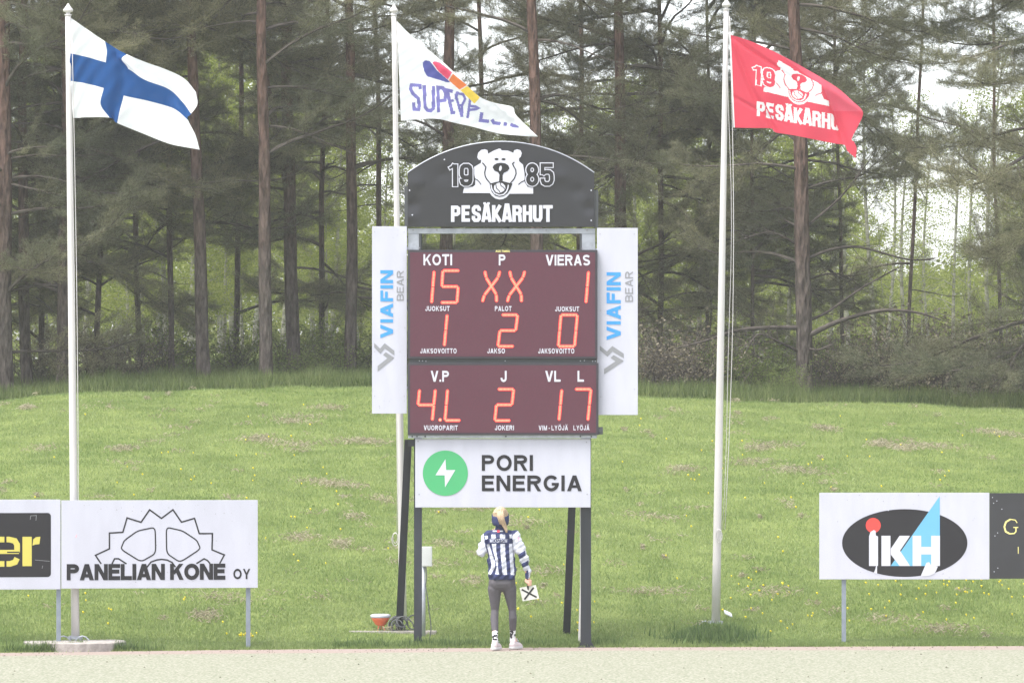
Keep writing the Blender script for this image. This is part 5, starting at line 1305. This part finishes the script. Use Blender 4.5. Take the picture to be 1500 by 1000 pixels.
# right hand closed round the sign handle
hc = W(773.5, 850, 0.0); hdir = Vector((0.02, 0, -1)).normalized()
body += [('c', wrR, 0.023, hc+Vector((0, 0, 0.01)), 0.026, 0.7), ('c', hc+Vector((-0.012, 0, 0.0)), 0.024, hc+Vector((0.010, 0, -0.028)), 0.023, 0.75)]
for k in range(4):
    b0 = hc+Vector((0.026, 0.012-0.002*k, 0.005-0.0175*k)); b1_ = b0+Vector((0.012, -0.028, -0.004)); b2_ = b1_+Vector((-0.026, -0.016+0.003*(k == 3), -0.002)); b3_ = b2_+Vector((-0.018, 0.010, 0))
    for a_, c_ in ((b0, b1_), (b1_, b2_), (b2_, b3_)): body.append(('c', a_, 0.0088-0.0006*k, c_, 0.0080-0.0006*k))
tb = hc+Vector((-0.018, -0.008, 0.022)); body += [('c', tb, 0.012, tb+Vector((-0.014, -0.018, -0.026)), 0.0105), ('c', tb+Vector((-0.014, -0.018, -0.026)), 0.0105, tb+Vector((0.002, -0.030, -0.046)), 0.0085)]
# left hand raised in front, fingers slightly curled
hl_ = wrL+Vector((0.02, 0.02, 0.05)); body += [('c', wrL, 0.023, hl_, 0.026, 0.6), ('c', hl_, 0.026, hl_+Vector((0.005, 0.01, 0.035)), 0.026, 0.6)]
for k in range(4):
    ln = (0.034, 0.040, 0.037, 0.028)[k]; a_ = hl_+Vector((-0.027+0.0185*k, 0.012, 0.045)); b_ = a_+Vector((-0.003+0.002*k, 0.010, ln)); c_ = b_+Vector((0.0, 0.022, ln*0.5))
    body += [('c', a_, 0.0085, b_, 0.0078), ('c', b_, 0.0078, c_, 0.0068)]
a_ = hl_+Vector((0.026, 0.0, 0.0)); body += [('c', a_, 0.011, a_+Vector((0.026, 0.012, 0.024)), 0.0095), ('c', a_+Vector((0.026, 0.012, 0.024)), 0.0095, a_+Vector((0.03, 0.026, 0.048)), 0.008)]
bo = link('body', remesh(body, 0.0055, 4, 'body'), per, M_SKIN)
for sx in (-1, 1):
    MB().tube([W(733, 757.5, 0.088)+Vector((sx*0.03, 0, 0)), W(733, 757.5, 0.094)+Vector((sx*0.03, 0, 0))], [0.012, 0.007], 10).build('eye', mat('eye', (0.1, 0.07, 0.05), 0.2), per)
MB().tube([W(731, 768.5, 0.102), W(733, 768.9, 0.106), W(735, 768.5, 0.102)], 0.004, 6).build('mouth', mat('lips', (0.45, 0.14, 0.13), 0.5), per)
# jersey
jp = [('c', W(732.5, 792), 0.160, W(734, 812), 0.166, 0.70), ('c', W(734, 812), 0.166, W(735, 830), 0.172, 0.74), ('c', W(718, 785), 0.072, W(750, 785), 0.072, 0.95), ('c', W(728, 788), 0.115, W(740, 788), 0.115, 0.85), ('c', W(735, 830), 0.172, W(735, 836), 0.168, 0.78),
      ('c', W(727, 842), 0.098, W(744.5, 842), 0.098, 1.3), ('c', W(733.3, 780), 0.066, W(733.3, 772.5), 0.060),
      ('c', W(715, 785), 0.070, W(709, 798, -.01), 0.064), ('c', W(709, 798, -.01), 0.064, W(705.5, 808, -0.02), 0.056), ('c', W(705.5, 808, -.02), 0.056, wrL+Vector((0, -0.03, 0)), 0.040),
      ('c', W(753, 785), 0.074, W(760, 800, -.015), 0.068), ('c', W(760, 800, -.015), 0.068, W(767, 816, -.03), 0.056), ('c', W(767, 816, -.03), 0.056, W(772.0, 833, -.01), 0.040), ('c', W(772.0, 833, -.01), 0.040, W(773.2, 843, -.002), 0.034)]
jm = remesh(jp, 0.0062, 5, 'jersey')
co = np.zeros(len(jm.vertices)*3); jm.vertices.foreach_get('co', co); co = co.reshape(-1, 3)
# cloth folds and flattening of the hem
px_ = (co[:, 0])*FPX/(YP+60)+750; py_ = HOR-(co[:, 2]-CAM_H)*FPX/(YP+60)
fold = 0.006*np.sin(px_*0.55+py_*0.25)*np.clip((py_-790)/40, 0, 1)+0.005*np.sin(px_*0.3-py_*0.42)+0.003*np.sin(py_*0.8+px_*0.5)
nrm = np.zeros(len(jm.vertices)*3); jm.vertices.foreach_get('normal', nrm); nrm = nrm.reshape(-1, 3)
co = co+nrm*fold[:, None]
zmin = P(0, 848.5, YP).z; co[:, 2] = np.maximum(co[:, 2], zmin+0.004*np.sin(co[:, 0]*40)) 
jm.vertices.foreach_set('co', co.ravel()); jm.update()
cen = np.zeros(len(jm.polygons)*3); jm.polygons.foreach_get('center', cen); cen = cen.reshape(-1, 3)
s7 = lambda pts: [(x/8.336+690, y/8.333+735) for x, y in pts]
Q = np.stack([cen[:, 0]*FPX/(YP+60)+750, HOR-(cen[:, 2]-CAM_H)*FPX/(YP+60)], -1)
NAVY, WHT = 0, 1
jmi = np.zeros(len(Q), int)
white = [s7(p) for p in ([(165,412),(200,405),(208,445),(178,455)], [(248,395),(300,392),(302,438),(245,440)], [(355,392),(418,392),(415,438),(355,438)], [(468,392),(500,390),(498,438),(470,438)],
                         [(190,515),(222,512),(255,620),(298,740),(290,800),(240,880),(200,876),(245,800),(248,740),(220,640)], [(252,508),(308,508),(312,640),(330,700),(325,780),(345,878),(295,875),(312,780),(298,700),(270,600)],
                         [(360,505),(415,505),(418,640),(430,740),(440,882),(385,880),(375,760),(362,640)], [(465,505),(505,505),(512,640),(522,780),(530,888),(485,885),(480,780),(468,640)], [(185,870),(200,880),(190,800),(180,840)])]
jmi[polys_mask(Q, white)] = WHT
sleeveL = polys_mask(Q, [s7([(150,370),(165,470),(175,540),(205,620),(200,680),(60,700),(40,400),(110,390)])])
sleeveR = polys_mask(Q, [s7([(560,355),(500,410),(510,480),(520,620),(525,700),(560,760),(760,1000),(760,300)])])
jmi[sleeveL] = WHT; jmi[sleeveR] = WHT
jmi[polys_mask(Q, [s7([(70,490),(125,468),(130,480),(90,505)])])] = NAVY
jmi[sleeveR & polys_mask(Q, [s7([(495,684),(660,588),(668,650),(515,742)]), s7([(570,775),(700,706),(706,765),(590,815)]), s7([(620,855),(700,828),(705,920),(640,925)])])] = NAVY
jm.polygons.foreach_set('material_index', jmi.astype(np.int32))
M_NAVY = mat('navy_cloth_jersey', (0.032, 0.040, 0.105), 0.8, 0.2); M_JW = mat('white_cloth_jersey', (0.54, 0.55, 0.62), 0.8, 0.2)
jo = link('jersey', jm, per, [M_NAVY, M_JW]); jo['label'] = 'navy and white striped jersey with a name across the back'
bvh = BVHTree.FromPolygons([tuple(c) for c in co], [tuple(p.vertices) for p in jm.polygons])
def drape(name, geo, m, off=0.004):
    V, Fq = geo; out = []
    for a, b in V:
        p = P(a, b, YP); h = bvh.ray_cast(Vector((p.x, YP-1, p.z)), Vector((0, 1, 0)))
        out.append((p.x, (h[0].y if h[0] is not None else YP-0.12)-off, p.z))
    FF = []
    for f in Fq:
        a_, b_, c_ = (out[i] for i in f); cr = (b_[0]-a_[0])*(c_[2]-a_[2])-(b_[2]-a_[2])*(c_[0]-a_[0])
        if abs(cr) > 1e-11: FF.append(f if cr > 0 else (f[0], f[2], f[1]))
    return link(name, mesh_np(name, out, FF), jo, m)
def subdiv_rect(pts, n=10):
    (x0, y0), (x1, y1) = pts; V = [(x0+(x1-x0)*i/n, y0+(y1-y0)*j/3) for j in range(4) for i in range(n+1)]
    return V, [t for j in range(3) for i in range(n) for t in ((j*(n+1)+i, j*(n+1)+i+1, (j+1)*(n+1)+i+1), (j*(n+1)+i, (j+1)*(n+1)+i+1, (j+1)*(n+1)+i))]
drape('name_strip', subdiv_rect([s7([(205, 445)])[0], s7([(490, 500)])[0]]), M_NAVY, 0.006)
a, b = s7([(228, 448), (440, 486)])
hp0 = helv('WICKSTRÖM', a[0], a[1]-1.2, b[0], b[1]+.5, .15, .2); drape('lettering', tess(hp0), M_JW, 0.011)
a, b = s7([(266, 344), (315, 360)]); drape('small_badge', subdiv_rect([a, b], 4), M_JW, 0.006)
a, b = s7([(352, 344), (392, 360)]); drape('small_badge', subdiv_rect([a, b], 4), M_JW, 0.006)
a, b = s7([(317, 338), (350, 366)]); drape('red_badge', subdiv_rect([a, b], 4), mat('red_badge', (0.6, 0.04, 0.08), .7), 0.007)
a, b = s7([(566, 425), (592, 472)]); drape('sleeve_badge', (list(ellipse((a[0]+b[0])/2, (a[1]+b[1])/2, 1.3, 2.8, 10, .3))+[((a[0]+b[0])/2, (a[1]+b[1])/2)], [(i, (i+1) % 10, 10) for i in range(10)]), mat('pink_badge', (0.8, 0.3, 0.4), .7), 0.006)
# leggings
lg = [('c', W(727.6, 854), 0.101, W(743, 854), 0.101, 1.1), ('c', W(724.6, 862), 0.085, kneL, 0.047, 1.0), ('c', kneL, 0.046, W(724.2, 905, -0.02), 0.050), ('c', W(724.2, 905, -0.02), 0.050, W(725.1, 922.5, -0.09), 0.042),
      ('c', W(746.6, 862), 0.083, kneR, 0.046, 1.0), ('c', kneR, 0.045, W(751.2, 905, 0.03), 0.049), ('c', W(751.2, 905, 0.03), 0.049, W(751.1, 920.5, 0.065), 0.040)]
lo_ = link('leggings', remesh(lg, 0.006, 6, 'leggings'), per, mat('grey_leggings', (0.085, 0.078, 0.088), 0.75, 0.3, var=0.06, scale=20))
# socks and shoes
for nm, ak, tp, lab in (('l', ankL, W(725.1, 921, -0.085), 0), ('r', ankR, W(751.1, 919, 0.06), 1)):
    sk = remesh([('c', tp, 0.037, ak+Vector((0, 0.0, 0)), 0.034), ('c', ak, 0.034, ak+Vector((0, 0.01, -0.05)), 0.036)], 0.006, 3, 'sock')
    ce = np.zeros(len(sk.polygons)*3); sk.polygons.foreach_get('center', ce); ce = ce.reshape(-1, 3)
    r2 = random.Random(7+lab); mk = np.zeros(len(ce), int)
    for k in range(26):
        c = (ak.x+r2.uniform(-.035, .035), r2.choice((-1, 1)), ak.z+r2.uniform(-0.015, 0.075)); rr_ = r2.uniform(0.008, 0.014)
        mk[((ce[:, 0]-c[0])**2+(ce[:, 2]-c[2])**2 < rr_**2) & (np.sign(ce[:, 1]-ak.y) == c[1])] = 1
    sk.polygons.foreach_set('material_index', mk.astype(np.int32))
    link('sock', sk, per, [mat('white_sock', (0.76, 0.76, 0.78), 0.9), mat('black_pattern', (0.02, 0.02, 0.025), 0.9)])
def shoe(heel, toe, z0):
    heel = Vector(heel); toe = Vector(toe); d = (toe-heel); zc = Vector((0, 0, z0+0.035))
    up = [('c', heel+zc+Vector((0, 0, 0.01)), 0.038, heel+d*0.35+zc+Vector((0, 0, 0.012)), 0.040), ('c', heel+d*0.35+zc+Vector((0, 0, 0.01)), 0.040, heel+d*0.75+zc, 0.042, 1), ('c', heel+d*0.75+zc, 0.042, toe+zc+Vector((0, 0, -0.008)), 0.033), ('c', heel+zc+Vector((0, 0, 0.01))+d*0.08, 0.036, heel+zc+Vector((0, 0, 0.045))+d*0.12, 0.036)]
    me = remesh(up, 0.006, 4, 'shoe'); c = np.zeros(len(me.vertices)*3); me.vertices.foreach_get('co', c); c = c.reshape(-1, 3); c[:, 2] = np.maximum(c[:, 2], z0+0.02); me.vertices.foreach_set('co', c.ravel()); me.update()
    o = link('shoe', me, per, mat('pale_pink_shoe', (0.58, 0.50, 0.51), 0.7, 0.2, var=0.08, scale=30))
    me2 = remesh([('c', heel+Vector((0, 0, z0+0.02)), 0.043, heel+d*0.7+Vector((0, 0, z0+0.02)), 0.045), ('c', heel+d*0.7+Vector((0, 0, z0+0.02)), 0.045, toe+Vector((0, 0, z0+0.02)), 0.036)], 0.007, 2, 'sole')
    c = np.zeros(len(me2.vertices)*3); me2.vertices.foreach_get('co', c); c = c.reshape(-1, 3); c[:, 2] = np.clip(c[:, 2], z0, z0+0.028); me2.vertices.foreach_set('co', c.ravel()); me2.update()
    link('sole', me2, o, mat('white_sole', (0.62, 0.61, 0.62), 0.7))
    lc = MB(); p = heel+d*0.45+Vector((0, 0, z0+0.085)); side = Vector((-d.y, d.x, 0)).normalized()
    for sg in (-1, 1): lc.tube([p+side*sg*0.02*math.sin(t*3.1)*1.6+d*0.10*t+Vector((0.03*sg*t, 0, 0.035*math.sin(t*3.1))) for t in np.linspace(0, 1, 8)], 0.004, 5)
    for k in range(4):
        q = heel+d*(0.42+0.1*k)+Vector((0, 0, z0+0.079-0.007*k)); lc.tube([q-side*0.028, q+Vector((0, 0, 0.006)), q+side*0.028], 0.0035, 5)
    lc.build('laces', M_JW, o, smooth=True)
zg = 0.013
shoe((ankL.x-0.012, ankL.y-0.03, 0), (ankL.x+0.045, ankL.y+0.17, 0), zg)
shoe((ankR.x-0.005, ankR.y-0.04, 0), (ankR.x+0.085, ankR.y+0.13, 0), zg)
# hair and headband
hr = remesh([('e', W(733, 754.5, -0.005), (0.090, 0.106, 0.105)), ('e', W(733, 752, -0.085), (0.042, 0.036, 0.040)), ('e', W(733, 747.5, -0.04), (0.06, 0.06, 0.05)), ('e', W(733.5, 763, -0.045), (0.07, 0.055, 0.06))], 0.006, 2, 'hair')
c = np.zeros(len(hr.vertices)*3); hr.vertices.foreach_get('co', c); c = c.reshape(-1, 3); n_ = np.zeros(len(hr.vertices)*3); hr.vertices.foreach_get('normal', n_); n_ = n_.reshape(-1, 3)
ang = np.arctan2(c[:, 0]-W(733, 0).x, c[:, 2]-W(733, 752).z); c = c+n_*(0.003*np.sin(ang*26)+0.002*np.sin(ang*61+c[:, 2]*90))[:, None]
face_cut = c[:, 1] > YP+0.055; c[face_cut, 1] = YP+0.055; hr.vertices.foreach_set('co', c.ravel()); hr.update()
M_HAIR = mat('blonde_hair', (0.40, 0.28, 0.17), 0.6, 0.4, col2=(0.62, 0.48, 0.34), scale=40, stretch=(3, 3, 0.5))
ho = link('hair', hr, per, M_HAIR); ho['label'] = 'blonde hair tied in a high ponytail'
pt_ = MB(); rp = random.Random(2)
ctl = [(732.5, 748, -.10), (733, 754, -.145), (735, 761, -.15), (738.5, 768.5, -.12), (740.5, 773, -.115), (742.2, 777.5, -.115)]
for k in range(130):
    a = rp.uniform(0, 6.28); rr_ = math.sqrt(rp.random()); pts = []
    for i, (x, y, dy) in enumerate(ctl):
        sp = (4.5, 4.8, 4.2, 3.2, 2.4, 1.1)[i]*rr_; pts.append(W(x+sp*math.cos(a+i*.25)+rp.uniform(-.25, .25), y+rp.uniform(-.5, .5)*(i == 5)*4, dy+0.02*math.sin(a+i*.25)*rr_))
    pt_.tube(smooth_pts(pts, 3), [0.0048*(1-0.045*i) for i in range(16)], 4)
pt_.build('ponytail', M_HAIR, ho, smooth=True)
wsp = MB()
for k in range(60):
    a = rp.uniform(-1.7, 1.7); c0 = W(733, 752, -0.05); r0 = 0.085
    p0 = W(733.3+rp.uniform(-2, 2), 751+rp.uniform(-2, 2), -0.115); p2 = Vector((W(733, 0).x+r0*math.sin(a)*rp.uniform(.9, 1.08), YP-0.02+rp.uniform(-.03, .03), W(0, 755).z+r0*1.05*math.cos(a)*rp.uniform(.9, 1.1)))
    m_ = (p0+p2)/2+Vector((0, -0.03, 0.012)); wsp.tube([p0, m_, p2], [0.005, 0.005, 0.003], 4)
for k in range(46):
    x0_ = 733+rp.uniform(-4.5, 5.5); wsp.tube([W(733+rp.uniform(-3, 3), 749+rp.uniform(-2, 3), -.12), W(x0_, 757+rp.uniform(-2, 2), -.135), W(x0_*0.6+736*0.4+rp.uniform(-1.5, 1.5), 765+rp.uniform(-3, 3), -.125)], [0.006, 0.005, 0.002], 4)
wsp.build('hair_strands', M_HAIR, ho, smooth=True)
hbm = bmesh.new()
rings = []
for j, (py0, k) in enumerate(((753.5, 1.0), (756, 1.02), (763, 1.01), (767.0, 0.93))):
    ring = []
    for i in range(36):
        a = 2*math.pi*i/36; tilt = 3.5*math.sin(a)*-1
        q = W(733, py0+tilt, 0.004); ring.append(hbm.verts.new((q.x+0.093*k*math.cos(a), q.y+0.110*k*math.sin(a), q.z)))
    rings.append(ring)
for j in range(3):
    for i in range(36): hbm.faces.new((rings[j][i], rings[j+1][i], rings[j+1][(i+1) % 36], rings[j][(i+1) % 36]))
me = bpy.data.meshes.new('headband'); hbm.to_mesh(me); hbm.free(); me.polygons.foreach_set('use_smooth', np.full(len(me.polygons), True))
hbo = link('headband', me, per, M_NAVY); md = hbo.modifiers.new('t', 'SOLIDIFY'); md.thickness = 0.006; md.offset = 1
# the sign in the hand
hs = thing('cross_sign', W(775.5, 868), 'small white square sign with black cross held in the right hand', 'sign')
cs_ = [(761.0, 860.3), (785.0, 856.2), (790.0, 876.0), (765.6, 880.0)]
wv = [W(x, y, 0.0) for x, y in cs_]
MB().add([(v.x, v.y-0.004, v.z) for v in wv]+[(v.x, v.y+0.004, v.z) for v in wv], [(0, 3, 2, 1), (4, 5, 6, 7), (0, 1, 5, 4), (1, 2, 6, 5), (2, 3, 7, 6), (3, 0, 4, 7)]).build('board', mat('sign_board', (0.62, 0.61, 0.56), 0.7, var=0.04), hs)
xs_ = stroke([(764.3, 862.8), (786.2, 874.2)], 2.5)+stroke([(781.8, 859.8), (768.2, 877.4)], 2.5)
def wflat(name, polys, m, dy, parent):
    V, Fq = tess(polys); VV = [tuple(W(a, b, dy)) for a, b in V]; FF = []
    for f in Fq:
        a_, b_, c_ = (VV[i] for i in f); cr = (b_[0]-a_[0])*(c_[2]-a_[2])-(b_[2]-a_[2])*(c_[0]-a_[0]); FF.append(f if cr > 0 else (f[0], f[2], f[1]))
    return link(name, mesh_np(name, VV, FF), parent, m)
wflat('cross_bar', [xs_[0]], M_PRINTBLK, -0.0065, hs); wflat('cross_bar', [xs_[1]], M_PRINTBLK, -0.0085, hs)
MB().tube([W(772.5, 846.5, -0.012), W(773.2, 858.5, -0.008), W(773.8, 864, 0.006)], 0.010, 8).build('handle', M_PRINTBLK, hs, smooth=True)

# ------------------------------------------------------------------ haze
hz = MB(); hz.box((-140, -64, -1.0), (140, 180, 20.5))
hzo = hz.build('haze', None)
hm = bpy.data.materials.new('haze_air'); hm.use_nodes = True; nt = hm.node_tree; nt.nodes.clear()
out = nt.nodes.new('ShaderNodeOutputMaterial'); pv = nt.nodes.new('ShaderNodeVolumePrincipled')
pv.inputs['Color'].default_value = (0.95, 0.95, 0.97, 1); pv.inputs['Density'].default_value = 0.0005; pv.inputs['Anisotropy'].default_value = 0.0
nt.links.new(pv.outputs[0], out.inputs['Volume'])
hzo.data.materials.clear(); hzo.data.materials.append(hm)
tag(hzo, 'pale haze in the air between field and trees', 'haze', kind='stuff')
